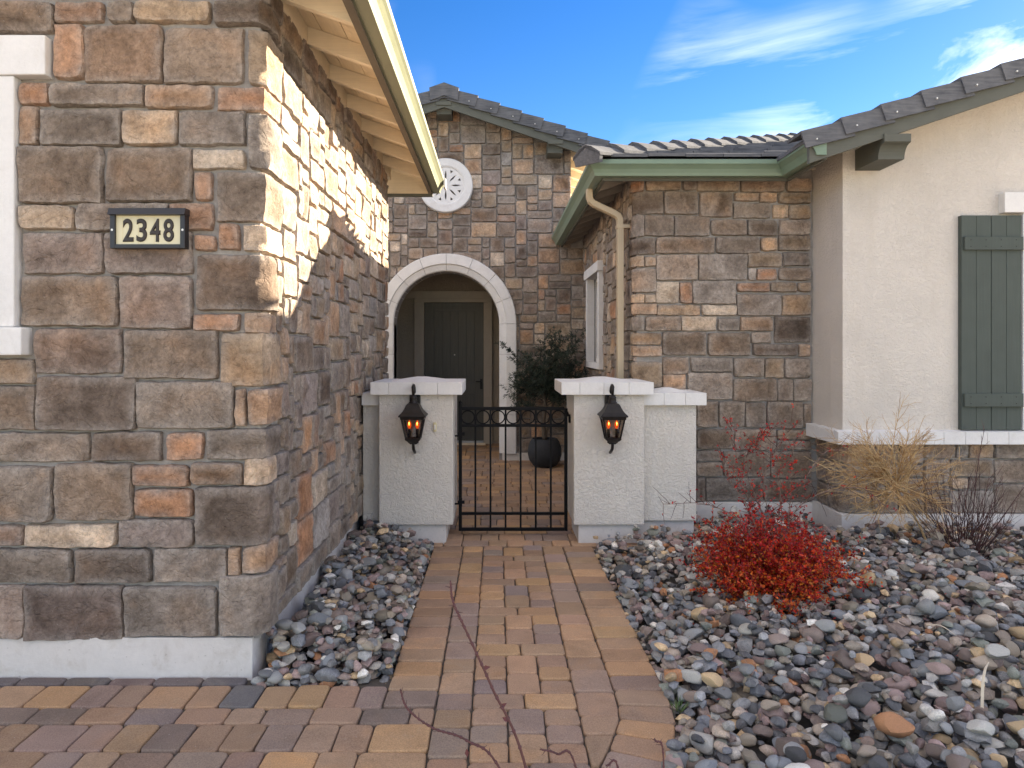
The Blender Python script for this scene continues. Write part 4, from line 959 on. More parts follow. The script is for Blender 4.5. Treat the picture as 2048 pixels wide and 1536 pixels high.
for i, ch in enumerate('2348'):
    cu = bpy.data.curves.new('digit', 'FONT'); cu.body = ch; cu.size = .150; cu.extrude = .0008; cu.align_x = 'CENTER'; cu.bevel_depth = .0040; cu.bevel_resolution = 0
    t_ = bpy.data.objects.new('digit_source', cu); COL.objects.link(t_)
    dg = bpy.context.evaluated_depsgraph_get(); me = t_.evaluated_get(dg).to_mesh()
    ys_ = [v.co.y for v in me.vertices]; xs_ = [v.co.x for v in me.vertices]; sc = .104/(max(ys_)-min(ys_)); mx = (max(xs_)+min(xs_))/2
    sxx = .048/(max(xs_)-min(xs_))
    x = -1.661 + i*.0605
    vv = [(x + (v.co.x-mx)*sxx, yf+.0108 - v.co.z, Z0+.030 + (v.co.y-min(ys_))*sc) for v in me.vertices]; ff = [tuple(p.vertices) for p in me.polygons]
    t_.evaluated_get(dg).to_mesh_clear(); bpy.data.objects.remove(t_)
    ob('digit', (vv, ff), M['digit'], sg)
for x in (X0+.010, X1-.010): ob('screw', MB().prism([(x+.005*math.cos(k*math.pi/5), 2.032+.005*math.sin(k*math.pi/5)) for k in range(10)], 'y', yf-.002, yf+.001), M['screw'], sg)

# ================================================================== pavers
PCOL = [(.325,.205,.130)]*6 + [(.300,.190,.122)]*5 + [(.395,.235,.125)]*4 + [(.355,.218,.130)]*4 + [(.265,.185,.140)]*4 + [(.235,.172,.140)]*1
DCOL = PCOL + [(.245,.165,.120)]*6 + [(.155,.135,.130)]*1 + [(.195,.142,.115)]*3
rp = random.Random(4)
def chamfer(poly, c):
    out = []; n = len(poly)
    for i in range(n):
        p = Vector(poly[i]); a = Vector(poly[i-1]); b = Vector(poly[(i+1) % n])
        da = a-p; db_ = b-p
        if da.length < c*3 or db_.length < c*3: out.append(tuple(p)); continue
        out += [tuple(p + da.normalized()*c), tuple(p + (da.normalized()+db_.normalized())*c*.28), tuple(p + db_.normalized()*c)]
    return out
def inset(poly, d):
    n = len(poly); A = sum(poly[i][0]*poly[(i+1) % n][1]-poly[(i+1) % n][0]*poly[i][1] for i in range(n))/2; s = 1 if A > 0 else -1
    out = []
    for i in range(n):
        p = Vector(poly[i]); e0 = (p-Vector(poly[i-1])).normalized(); e1 = (Vector(poly[(i+1) % n])-p).normalized()
        n0 = Vector((-e0.y, e0.x))*s; n1 = Vector((-e1.y, e1.x))*s; m_ = n0+n1; dd = 1+n0.dot(n1)
        out.append(tuple(p + m_*(d/max(dd, .35))))
    return out
def paver_geo(poly, r, jit=.0025):
    pl = chamfer(inset(poly, .0022), .021); pl = [(x + r.uniform(-jit, jit), y + r.uniform(-jit, jit)) for x, y in pl]
    n = len(pl); R = [(pl, -.045), (pl, -.0105), (inset(pl, .0016), -.0046), (inset(pl, .0045), -.0014), (inset(pl, .0085), 0.0)]
    v = []; f = []
    for q, z in R: v += [(x, y, z) for x, y in q]
    for i in range(len(R)-1):
        for k in range(n): f.append((i*n+k, i*n+(k+1) % n, (i+1)*n+(k+1) % n, (i+1)*n+k))
    f.append(tuple(range((len(R)-1)*n, len(R)*n)))
    return v, f
pcache = {}
def paver(parent, poly, col, shape=None):
    A = sum(poly[i][0]*poly[(i+1) % len(poly)][1]-poly[(i+1) % len(poly)][0]*poly[i][1] for i in range(len(poly)))/2
    if abs(A) < .0012: return
    if A < 0: poly = poly[::-1]
    cx = sum(p[0] for p in poly)/len(poly); cy = sum(p[1] for p in poly)/len(poly)
    loc = [(x-cx, y-cy) for x, y in poly]
    key = (tuple((round(x, 3), round(y, 3)) for x, y in loc), rp.randint(0, 3))
    if key not in pcache:
        v, f = paver_geo(loc, rp); pcache[key] = meshdata('paver', v, f, M['paver'], False)
    o = bpy.data.objects.new('paver', pcache[key]); v_ = 1.27*rp.uniform(.88, 1.12)
    o.color = (col[0]*v_*rp.uniform(.96, 1.04), col[1]*v_, col[2]*v_*rp.uniform(.95, 1.05), 1)
    place(o, (cx, cy, rp.uniform(-.003, .003)), parent); o.rotation_euler = (rp.uniform(-.006, .006), rp.uniform(-.006, .006), rp.uniform(-.006, .006))
def clip(poly, inside, inter):
    out = []
    for i in range(len(poly)):
        a, b = poly[i-1], poly[i]
        if inside(b):
            if not inside(a): out.append(inter(a, b))
            out.append(b)
        elif inside(a): out.append(inter(a, b))
    return out
def clip_line(poly, p, q):
    """keep what lies left of the directed line p->q"""
    sd = lambda a: (q[0]-p[0])*(a[1]-p[1]) - (q[1]-p[1])*(a[0]-p[0])
    def it(a, b):
        s, t = sd(a), sd(b); k = s/(s-t); return (a[0]+(b[0]-a[0])*k, a[1]+(b[1]-a[1])*k)
    return clip(poly, lambda a: sd(a) >= 0, it)
# outer edge of the curved border course, seen in plan, far to near
EDGE = [(.719, 5.42), (.733, 3.62), (.736, 3.30), (.737, 3.12), (.731, 2.95), (.708, 2.80), (.655, 2.66), (.610, 2.54), (.55, 2.42), (.47, 2.29), (.37, 2.17), (.25, 2.06), (.10, 1.96), (-.07, 1.88), (-.3, 1.82)]
def offset_edge(d):
    out = []
    for i, p in enumerate(EDGE):
        a = Vector(EDGE[max(i-1, 0)]); b = Vector(EDGE[min(i+1, len(EDGE)-1)]); t = (b-a).normalized()
        out.append((p[0] + t.y*d, p[1] - t.x*d))
    return out
INNER = offset_edge(.226)
walk = structure('walkway', MB().add([(-.485,1.6,-.016),(.70,1.6,-.016),(.74,3.1,-.016),(.72,5.42,-.016),(-.485,5.42,-.016)], [(0,1,2,3,4)]), M['joint'])
def rect(x0, x1, y0, y1): return [(x0, y0), (x1, y0), (x1, y1), (x0, y1)]
def in_walk(poly):
    for i in range(1, len(INNER)-1):
        p, q = INNER[i+1], INNER[i]                 # near -> far keeps the walkway on the left
        if p[0] > .49 and q[0] > .49 and False: continue
        poly = clip_line(poly, p, q)
        if len(poly) < 3: return None
    return poly
wc = lambda: rp.choice(PCOL)
C = [-.485, -.259, -.107, .042, .190, .335, .530]
y = 5.40
while y > 3.05:                                       # left border course, laid crosswise
    paver(walk, rect(C[0], C[1], y-.142, y), wc()); y -= .142
yl_end = y
y = 5.40
while y > 1.9:
    L = rp.choice((.142, .142, .205)); p = rect(C[1], C[2], y-L, y); p = in_walk(p)
    if p: paver(walk, p, wc())
    y -= L
y = 5.40
while y > 1.9:
    L = rp.choice((.142, .205, .142, .205)); p = in_walk(rect(C[5], C[6], y-L, y))
    if p: paver(walk, p, wc())
    y -= L
k = -1
while True:
    yt = 5.165 - .517*k
    if yt < 2.0: break
    m_ = (C[2]+C[5])/2
    if yt <= 5.42:
        for a, b in ((C[2], m_), (m_, C[5])):
            p = in_walk(rect(a, b, yt-.130, yt)); p and paver(walk, p, wc())
    y0 = yt-.130
    for ci, nn in ((2, 3), (3, 2), (4, 3)):
        for q in range(nn):
            ya, yb_ = y0-.387*q/nn, y0-.387*(q+1)/nn
            if ya > 5.43: continue
            p = in_walk(rect(C[ci], C[ci+1], yb_, ya)); p and paver(walk, p, wc())
    k += 1
# curved right border
pts = []; seg = [Vector(p) for p in EDGE]; acc = 0; L = .142; tgt = 0.0; total = sum((seg[i+1]-seg[i]).length for i in range(len(seg)-1))
inn = [Vector(p) for p in INNER]
def at_len(s):
    for i in range(len(seg)-1):
        l = (seg[i+1]-seg[i]).length
        if s <= l or i == len(seg)-2:
            q = min(1, s/l); return seg[i].lerp(seg[i+1], q), inn[i].lerp(inn[i+1], q)
        s -= l
s = .02
while s + L < total:
    a, ai = at_len(s); b, bi = at_len(s+L)
    paver(walk, [tuple(ai), tuple(bi), tuple(b), tuple(a)], wc()); s += L
# driveway in front of the garage
drive = structure('driveway', MB().add([(-6,.0,-.0165),(-.4851,.0,-.0165),(-.4851,3.262,-.0165),(-6,3.262,-.0165)], [(0,1,2,3)]), M['joint'])
x = -3.2
while x < -1.16:
    w = rp.choice((.2, .21, .22)); paver(drive, rect(x, min(x+w, -1.13), 3.172, 3.245), rp.choice(((.13,.105,.10), (.12,.10,.10), (.16,.115,.10)))); x += w
y = 3.170; row = 0
while y > 2.05:
    h_ = (.195, .130, .195, .142, .195, .130, .195, .142)[row % 8]; x = -3.25 + .07*(row % 3); lim = -.485 if y > 3.0 else -.259
    if y <= yl_end + .03: lim = -.259
    while x < lim - .05:
        w = rp.choice((.135, .145, .145, .20)) if h_ > .15 else rp.choice((.20, .20, .145, .135))
        if lim - (x+w) < .08: w = lim - x
        if w > .21 and h_ > .15 and rp.random() < .35:
            paver(drive, rect(x, x+w, y-h_/2, y), rp.choice(DCOL)); paver(drive, rect(x, x+w, y-h_, y-h_/2), rp.choice(DCOL))
        else: paver(drive, rect(x, x+w, y-h_, y), rp.choice(DCOL))
        x += w
    y -= h_; row += 1
mb = MB()
def paver_far(mb, poly, col):
    v, f = paver_geo(poly, rp, .002); mb.add(v, f); v_ = 1.27*rp.uniform(.85, 1.15); mb.c += [(col[0]*v_, col[1]*v_, col[2]*v_, 1)]*len(v)
y = 2.04
while y > .3:
    x = -5.5
    while x < -.3: 
        w = rp.choice((.145, .2, .265)); paver_far(mb, rect(x, x+w, y-.17, y), rp.choice(DCOL)); x += w
    y -= .17
o = ob('paver_field', mb, M['paver_stuff'], drive, smooth=False, kind='stuff', recalc=False)
# courtyard paving behind the gate
court = structure('courtyard_paving', MB().add([(-1.115,5.42,-.0162),(1.185,5.42,-.0162),(1.185,11.3,-.0162),(-1.115,11.3,-.0162)], [(0,1,2,3)]), M['joint'])
mb = MB(); y = 5.42; row = 0; near = []
while y < 11.2:
    h_ = (.142, .205, .142)[row % 3]; x = -1.7 if y > 9.6 else -1.11; xe = .45 if y > 9.6 else 1.165
    if 6.95 < y < 9.45: x = -2.2
    while x < xe - .04:
        w = rp.choice((.142, .205, .205, .142)); w = xe-x if xe-(x+w) < .07 else w
        p = rect(x, x+w, y, y+h_)
        if y < 6.6 and -.42 < x < .62: near.append(p)
        else: paver_far(mb, p, rp.choice(PCOL))
        x += w
    y += h_; row += 1
ob('paver_field', mb, M['paver_stuff'], court, smooth=False, kind='stuff', recalc=False)
for p in near: paver(court, p, wc())

# ================================================================== river cobbles
def ico(n):
    bm = bmesh.new(); bmesh.ops.create_icosphere(bm, subdivisions=n, radius=1)
    bm.verts.index_update(); v = np.array([q.co[:] for q in bm.verts]); f = np.array([[q.index for q in t.verts] for t in bm.faces]); bm.free(); return v, f
def proto(n, seed):
    v, f = ico(n); r = random.Random(seed); o = Vector((r.uniform(-9, 9), r.uniform(-9, 9), r.uniform(-9, 9)))
    out = np.empty_like(v)
    for i, p in enumerate(v):
        P = Vector(p); d = 1 + .17*noise.noise(P*1.1 + o) + .07*noise.noise(P*2.6 + o); out[i] = P*d
    for _ in range(r.randint(3, 8)):                 # broken faces
        nrm = Vector((r.uniform(-1, 1), r.uniform(-1, 1), r.uniform(-1, 1))).normalized(); lim = r.uniform(.50, .84)
        dd = out @ np.array(nrm); m_ = dd > lim; out[m_] -= np.outer((dd[m_]-lim)*.9, np.array(nrm))
    return out, f
PH = [proto(3, 40+i) for i in range(12)]; PM = [proto(2, 40+i) for i in range(12)]; PL_ = [proto(1, 40+i) for i in range(12)]
RC = [(.150,.155,.170)]*5 + [(.215,.212,.215)]*5 + [(.27,.255,.24)]*3 + [(.200,.150,.132)]*5 + [(.235,.165,.155)]*5 + [(.090,.090,.096)]*4 + [(.215,.180,.145)]*4 + [(.42,.385,.35)]*2 + [(.40,.28,.17)]*2 + [(.165,.172,.150)]*2 + [(.31,.145,.075)]*1 + [(.31,.245,.20)]*3 + [(.50,.47,.44)]*1
edge_y = [p[1] for p in EDGE[::-1]]; edge_x = [p[0] for p in EDGE[::-1]]
def right_ok(x, y, a):
    if x > 4.75 or y < 1.95: return False
    if y < 5.44:
        if x < np.interp(y, edge_y, edge_x) + a*.10: return False
    if x < 2.62: 
        if x < 1.56: return y < (5.50 if x > 1.126 else 5.44) - a*.25
        return y < 5.98 - a*.3
    return y < 5.48 - a*.3
def left_ok(x, y, a):
    if y < 3.173 + a*.10 or y > 5.75: return False
    if x < -1.115 + a*.35 or x > -.486 - a*.10: return False
    if y > 5.49 - a*.2 and x > -.86: return False
    return True
def pile(seed, x0, x1, y0, y1, ok, n, zoff, dist, edge_line=None, side=1, eskip=12, rise=.10):
    r = np.random.default_rng(seed); cell = .01; nx_, ny_ = int((x1-x0)/cell)+30, int((y1-y0)/cell)+30
    X_, Y_ = np.meshgrid((np.arange(nx_)-15)*cell+x0, (np.arange(ny_)-15)*cell+y0, indexing='ij')
    hm = np.minimum(zoff, -.050 + rise*np.clip(dist(X_, Y_), 0, 3)); rocks = []
    for i in range(n):
        big = i/n
        a = float(np.clip(r.lognormal(math.log(.060 + .008*big), .30), .028, .130))
        if edge_line is not None and i % eskip == 0:
            a = min(a, .075); k_ = int(r.integers(0, len(edge_line)-1)); t_ = r.random(); p, q_ = edge_line[k_], edge_line[k_+1]
            x = p[0]+(q_[0]-p[0])*t_; y = p[1]+(q_[1]-p[1])*t_; L_ = math.hypot(q_[0]-p[0], q_[1]-p[1]); o_ = r.uniform(.12, .55)*a
            if r.random() > L_*2.5: continue
            x += -(q_[1]-p[1])/L_*o_*side; y += (q_[0]-p[0])/L_*o_*side
        else:
            for _ in range(6):
                x, y = r.uniform(x0, x1), r.uniform(y0, y1)
                if ok(x, y, a): break
            else: continue
        b_ = a*r.uniform(.62, .92); c_ = a*r.uniform(.42, .68)
        R = (a+b_)/4*.92; ri_ = max(1, int(R/cell)); cx, cy = int((x-x0)/cell)+15, int((y-y0)/cell)+15
        sub = hm[cx-ri_:cx+ri_+1, cy-ri_:cy+ri_+1]
        g = np.arange(-ri_, ri_+1)*cell; gx_, gy__ = np.meshgrid(g, g, indexing='ij'); d2 = (gx_**2+gy__**2)/R**2; m_ = d2 <= 1
        hv = sub[m_]; zb = np.percentile(hv, 42); zc = zb + c_*.40
        top = zc + c_*.5*np.sqrt(np.clip(1-d2, 0, 1)); sub[m_] = np.maximum(hv, top[m_])
        e = max(2, ri_); sx_ = np.clip((hm[cx+e, cy]-hm[cx-e, cy])/(2*e*cell), -.6, .6); sy_ = np.clip((hm[cx, cy+e]-hm[cx, cy-e])/(2*e*cell), -.6, .6)
        rocks.append((x, y, zc, a, b_, c_, r.uniform(0, 2*math.pi), sx_*.6 + r.normal(0, .12), sy_*.6 + r.normal(0, .12), int(r.integers(0, 12)), RC[int(r.integers(0, len(RC)))], r.uniform(.62, 1.34)))
    vis = []
    for k, q in enumerate(rocks):                     # how far each stands clear of the heap around it
        cx, cy = int((q[0]-x0)/cell)+15, int((q[1]-y0)/cell)+15
        vis.append(q[2] + q[5]*.5 - hm[cx, cy])
    return rocks, vis
def rmat(q):
    Rm = Matrix.Rotation(q[8], 3, 'X') @ Matrix.Rotation(-q[7], 3, 'Y') @ Matrix.Rotation(q[6], 3, 'Z')
    return Rm @ Matrix.Diagonal((q[3]/2, q[4]/2, q[5]/2))
def bed(name, sheet_poly, rocks, vis, count):
    root = structure(name, MB().add([(x, y, -.056) for x, y in sheet_poly], [tuple(range(len(sheet_poly)))]), M['gravel_base'])
    def score(i):
        q = rocks[i]; px = 995 + 1422*q[0]/q[1]; py = 697 + 1422*(1.5-q[2])/q[1]
        if not (-20 < px < 2068 and py < 1556) or vis[i] < -.012: return -1
        return q[3]*q[4]/q[1]**2
    order = sorted(range(len(rocks)), key=score, reverse=True); chosen = set(i for i in order[:count] if score(i) > 0)
    mesh_cache = {}
    for i in chosen:
        q = rocks[i]
        if q[9] not in mesh_cache:
            v, f = PH[q[9]]; mesh_cache[q[9]] = meshdata('cobble', v.tolist(), f.tolist(), M['cobble'], True); mesh_cache[q[9]].set_sharp_from_angle(angle=math.radians(30))
        o = bpy.data.objects.new('cobble', mesh_cache[q[9]]); c = q[10]; o.color = (c[0]*q[11]*1.38, c[1]*q[11]*1.38, c[2]*q[11]*1.27, 1)
        place(o, (q[0], q[1], q[2]), root)
        m4 = rmat(q).to_4x4(); l_, r_, s_ = Matrix.decompose((Matrix.Rotation(q[8], 3, 'X') @ Matrix.Rotation(-q[7], 3, 'Y') @ Matrix.Rotation(q[6], 3, 'Z')).to_4x4())
        o.rotation_mode = 'QUATERNION'; o.rotation_quaternion = r_; o.scale = (q[3]/2, q[4]/2, q[5]/2)
    VV = []; FF = []; CC = []; base = 0
    for i, q in enumerate(rocks):
        if i in chosen: continue
        v, f = (PM if (q[1] < 3.5 and vis[i] > -.02) else PL_)[q[9]]
        m_ = np.array(rmat(q)); VV.append(v @ m_.T + np.array(q[:3])); FF.append(f + base); base += len(v)
        c = np.array([*q[10], 1.0]); c[:3] *= q[11]*np.array([1.38, 1.36, 1.27]); CC.append(np.tile(c, (len(v), 1)))
    V = np.concatenate(VV).astype(np.float32); F = np.concatenate(FF).astype(np.int32)
    me = bpy.data.meshes.new('cobble_fill'); me.vertices.add(len(V)); me.vertices.foreach_set('co', V.ravel())
    me.loops.add(F.size); me.loops.foreach_set('vertex_index', F.ravel()); me.polygons.add(len(F)); me.polygons.foreach_set('loop_start', np.arange(0, F.size, 3, dtype=np.int32))
    me.polygons.foreach_set('use_smooth', np.ones(len(F), bool)); me.update(calc_edges=True); me.validate()
    at = me.color_attributes.new('tint', 'FLOAT_COLOR', 'POINT'); at.data.foreach_set('color', np.concatenate(CC).astype(np.float32).ravel())
    me.set_sharp_from_angle(angle=math.radians(40)); me.materials.append(M['cobble_stuff'])
    o = bpy.data.objects.new('cobble_fill', me); o['kind'] = 'stuff'; COL.objects.link(o); WL[o.name] = Vector((0, 0, 0)); o.parent = root; o.location = -WL[root.name]
    return root
rk_, vs2 = pile(3, .2, 4.75, 1.95, 6.0, right_ok, 11000, .085, lambda X, Y: np.where(Y > 5.4, 1.0, X - np.interp(Y, edge_y, edge_x)), [(.719, 5.42-.3*k) for k in range(6)] + EDGE[1:11], 1, 70)
bed('rock_bed', [(x, y) for x, y in EDGE[::-1]] + [(1.13, 5.5), (1.6, 6.0), (2.66, 6.0), (2.66, 5.5), (4.8, 5.5), (4.8, 1.0), (-.3, 1.0)], rk_, vs2, 240)
rk_, vs2 = pile(8, -1.115, -.49, 3.17, 5.75, left_ok, 1750, .015, lambda X, Y: np.minimum(-.485 - X, Y - 3.172), [(-.485, 5.4-.3*k) for k in range(8)] + [(-.485, 3.18), (-.8, 3.18), (-1.1, 3.18)], -1, 16, .16)
bed('rock_bed', [(-1.115, 3.1725), (-.4852, 3.1725), (-.4852, 5.6), (-1.115, 5.8)], rk_, vs2, 60)

# ================================================================== plants
def leafquad(mb, p, d, nrm, L, Wd, tint):
    d = d.normalized(); s = d.cross(nrm); s = s.normalized() if s.length > 1e-5 else d.orthogonal().normalized()
    n_ = s.cross(d); b = len(mb.v)
    mb.v += [tuple(p), tuple(p + d*L*.45 + s*Wd*.5 + n_*L*.06), tuple(p + d*L), tuple(p + d*L*.45 - s*Wd*.5 + n_*L*.06)]
    mb.f.append((b, b+1, b+2, b+3)); mb.c += [(*tint, 1)]*4
def rv(r): return Vector((r.gauss(0, 1), r.gauss(0, 1), r.gauss(0, 1))).normalized()
def bend(p0, d, L, n, r, droop=0.0, wig=.12):
    pts = [Vector(p0)]; d = Vector(d).normalized()
    for i in range(n):
        d = (d + rv(r)*wig + Vector((0, 0, -droop))).normalized(); pts.append(pts[-1] + d*(L/n))
    return pts
def spline(pts, n):
    pts = [Vector(p) for p in pts]; out = []
    P = [pts[0]*2-pts[1]] + pts + [pts[-1]*2-pts[-2]]
    for i in range(1, len(P)-2):
        for k in range(n):
            t = k/n; a, b, c, d = P[i-1], P[i], P[i+1], P[i+2]
            out.append(.5*((2*b) + (c-a)*t + (2*a-5*b+4*c-d)*t*t + (3*b-a-3*c+d)*t**3))
    return out + [pts[-1]]
def lerp(a, b, t): return tuple(x+(y-x)*t for x, y in zip(a, b))

# charcoal pot and its small olive tree
pt = thing('planter_pot', 'round charcoal planter pot seen through the gate', 'pot', (.60, 9.04, 0))
ob('bowl', MB().lathe([(.001,0),(.11,.0),(.15,.02),(.195,.08),(.216,.16),(.212,.24),(.190,.31),(.160,.355),(.152,.36),(.145,.352),(.150,.33)], .60, 9.04, 32), M['pot'], pt, smooth=True)
ob('soil', MB().prism([(.60+.149*math.cos(k*math.pi/10), 9.04+.149*math.sin(k*math.pi/10)) for k in range(20)], 'z', .31, .328), M['soil'], pt)
ot = thing('olive_tree', 'small dark green leafy tree growing in the charcoal pot', 'tree', (.60, 9.04, .33))
r = random.Random(12); tr = MB(); lv = MB()
tp = spline([(.60,9.04,.325),(.585,9.03,.55),(.61,9.04,.80),(.59,9.0,.98)], 5)
tr.tube(tp, [.030-.0008*i for i in range(len(tp))], 8)
tr.tube(spline([(.612,9.05,.325),(.66,9.05,.60),(.72,9.03,.85),(.78,8.98,1.0)], 5), [.017-.0005*i for i in range(16)], 6)
OC = [(.018,.032,.020), (.026,.042,.026), (.040,.056,.036), (.065,.082,.058)]
for i in range(52):
    src = tp[r.randint(9, 15)] if r.random() < .7 else Vector((.74, 9.0, .95))
    th = r.uniform(0, 6.283); e = r.uniform(.05, 1.35)
    d = Vector((math.cos(th)*math.cos(e), math.sin(th)*math.cos(e)*.8, math.sin(e)))
    br = bend(src, d, r.uniform(.30, .82) * (1 if e > .6 else .72), 7, r, -.03, .16); tr.tube(br, [.0075-.0009*k for k in range(8)], 5)
    for q in range(2, 8):
        for _ in range(3):
            tw = bend(br[q], (br[q]-br[q-1]).normalized() + rv(r)*.9, r.uniform(.06, .17), 4, r, .02, .15); tr.tube(tw, [.0022,.002,.0017,.0014,.001], 3)
            for pnt in tw[1:]:
                for _ in range(5): leafquad(lv, pnt, (tw[-1]-tw[0]).normalized()*.8 + rv(r), rv(r), r.uniform(.03, .055), r.uniform(.008, .013), lerp(r.choice(OC), r.choice(OC), r.random()))
ob('trunk', tr, M['bark'], ot, smooth=True); ob('crown', lv, M['leaf'], ot, recalc=False)

# red barberry
rb = thing('red_shrub', 'bright red-leaved thorny shrub spreading over the cobbles', 'shrub', (1.64, 4.22, .06))
r = random.Random(21); st = MB(); lv = MB(); B0 = Vector((1.64, 4.24, .09))
TW = [(.075,.03,.022), (.13,.075,.055), (.20,.13,.10)]
RL = [(.60,.024,.020), (.44,.014,.018), (.70,.055,.018), (.30,.010,.016), (.76,.13,.022), (.70,.21,.03)]
def leaf_cluster(p, low, n=5, s=1.0):
    for _ in range(n):
        c = r.choice(RL[:4]) if r.random() > low else r.choice(RL[2:])
        v_ = r.uniform(.6, 1.25); leafquad(lv, p + rv(r)*.006, rv(r) + Vector((0, 0, .25)), rv(r), r.uniform(.012, .024)*s, r.uniform(.009, .014)*s, tuple(x*v_ for x in c))
for i in range(98):
    th = r.uniform(0, 6.283); e = r.choice((r.uniform(.12, .7), r.uniform(.3, 1.25))); L = r.uniform(.24, .52) * (1.0 if e < .6 else .95)
    d = Vector((math.cos(th)*math.cos(e)*1.15, math.sin(th)*math.cos(e)*.8, math.sin(e)))
    b0 = B0 + Vector((r.uniform(-.07, .07), r.uniform(-.07, .07), 0))
    br = bend(b0, d, L, 8, r, .035, .10); col = r.choice(TW[:2]); st.tube(br, [.0034-.0003*k for k in range(9)], 4, tint=col)
    for q in range(2, 9):
        for _ in range(3):
            tw = bend(br[q], (br[q]-br[q-1]).normalized()*.7 + rv(r), r.uniform(.05, .15), 4, r, .03, .15)
            if min(p.z for p in tw) < .04: continue
            st.tube(tw, [.0015,.0014,.0012,.001,.0008], 3, tint=TW[0])
            for pnt in tw[1:]: leaf_cluster(pnt, 1 - min(1, max(0, (pnt.z-.12)/.35)), 4, r.uniform(.8, 1.25))
        leaf_cluster(br[q], .4, 3)
for pth, lf in (([(1.62,4.24,.06),(1.55,4.28,.45),(1.47,4.3,.75),(1.41,4.3,1.04)], .9), ([(1.66,4.24,.06),(1.66,4.3,.40),(1.62,4.32,.72),(1.79,4.34,1.03)], .7), ([(1.70,4.24,.06),(1.76,4.3,.5),(1.80,4.3,.62),(1.98,4.32,.86),(2.10,4.32,.88)], .3),
                ([(1.66,4.24,.06),(1.74,4.28,.42),(1.90,4.3,.60),(2.18,4.3,.66),(2.34,4.3,.55)], .2), ([(1.60,4.24,.06),(1.48,4.2,.42),(1.25,4.18,.58),(.97,4.16,.59)], .2), ([(1.62,4.24,.06),(1.60,4.3,.5),(1.50,4.32,.8),(1.70,4.36,1.02)], .8),
                ([(1.66,4.24,.06),(1.72,4.3,.45),(1.68,4.3,.78),(1.56,4.3,.92),(1.60,4.3,.98)], .8), ([(1.66,4.24,.06),(1.70,4.3,.5),(1.77,4.3,.72),(1.80,4.32,.95)], .9), ([(1.62,4.24,.06),(1.52,4.25,.5),(1.38,4.25,.72),(1.34,4.25,.86)], .8)):
    s_ = spline(pth, 7); st.tube(s_, [.0036-.0022*k/len(s_) for k in range(len(s_))], 4, tint=TW[2])
    for q in range(4, len(s_)):
        for _ in range(2):
            tw = bend(s_[q], (s_[q]-s_[q-1]).normalized()*.6 + rv(r)*.8, r.uniform(.03, .16), 4, r, 0, .15); st.tube(tw, [.0020,.0018,.0016,.0014,.0010], 3, tint=TW[r.randint(0, 1)])
            for pnt in tw[1:]:
                if r.random() < lf*.55: leaf_cluster(pnt, .0, 3, .85)
ob('stem', st, M['twig'], rb, recalc=False); ob('foliage', lv, M['red_leaf'], rb, recalc=False)

# dry tan shrub, blown over
tb = thing('dry_tan_shrub', 'dry straw-coloured tangled shrub leaning on the stone base', 'shrub', (2.98, 4.98, .08))
r = random.Random(31); st = MB(); node = Vector((2.80, 4.98, .50)); TC = [(.46,.28,.125), (.54,.35,.17), (.36,.20,.085), (.60,.42,.22)]
st.tube(spline([(3.02,4.95,.07),(2.93,4.97,.30),(2.80,4.98,.50),(2.72,5.0,.72)], 6), [.009-.0003*k for k in range(19)], 6, tint=TC[1])
for i in range(62):
    th = r.uniform(0, 6.283); e = r.uniform(-.75, 1.35)
    d = Vector((math.cos(th)*math.cos(e)*1.15 - .30, math.sin(th)*math.cos(e)*.7, math.sin(e) + .06))
    src = node.lerp(Vector((2.72, 5.0, .72)), r.random()**1.6*.8) if r.random() < .8 else node.lerp(Vector((2.93, 4.97, .30)), r.random()*.6)
    br = bend(src, d, r.uniform(.26, .46), 8, r, -.02, .13); c = r.choice(TC)
    br = [p for p in br if p.z > .07 and p.y < 5.42]
    if len(br) < 4: continue
    st.tube(br, [.0046-.0004*k for k in range(len(br))], 4, tint=c)
    for q in range(2, len(br)):
        for _ in range(2):
            tw = bend(br[q], (br[q]-br[q-1]).normalized() + rv(r)*.85, r.uniform(.08, .20), 5, r, -.01, .16)
            tw = [p for p in tw if p.y < 5.42 and p.z > .05]
            if len(tw) < 3: continue
            st.tube(tw, [.0021-.0002*k for k in range(len(tw))], 3, tint=r.choice(TC))
            for p in tw[1:-1]:
                if r.random() < .5: st.tube(bend(p, (tw[-1]-tw[0]).normalized() + rv(r)*.9, r.uniform(.03, .09), 3, r, 0, .2), [.0010,.0009,.0008,.0006], 3, tint=r.choice(TC))
ob('branches', st, M['twig'], tb, recalc=False)

# leafless dark red shrub
bs = thing('bare_red_shrub', 'leafless dark red-stemmed shrub fanning up below the shutter', 'shrub', (3.16, 4.80, .06))
r = random.Random(41); st = MB(); BC = [(.060,.020,.018), (.085,.028,.024), (.045,.020,.018)]
for i in range(64):
    th = r.uniform(0, 6.283); e = r.uniform(.55, 1.45); d = Vector((math.cos(th)*math.cos(e)*1.25 + .03, math.sin(th)*math.cos(e)*.7, math.sin(e)))
    L = r.uniform(.30, .66); br = bend(Vector((3.16, 4.80, .06)) + Vector((r.uniform(-.09, .09), r.uniform(-.07, .07), 0)), d, L, 8, r, -.03, .07)
    st.tube(br, [.0034-.0003*k for k in range(9)], 4, tint=r.choice(BC))
    for q in range(3, 9):
        if r.random() < .8: st.tube(bend(br[q], (br[q]-br[q-1]).normalized() + rv(r)*.5, r.uniform(.06, .2), 4, r, -.03, .07), [.0018,.0016,.0013,.0011,.0008], 3, tint=r.choice(BC))
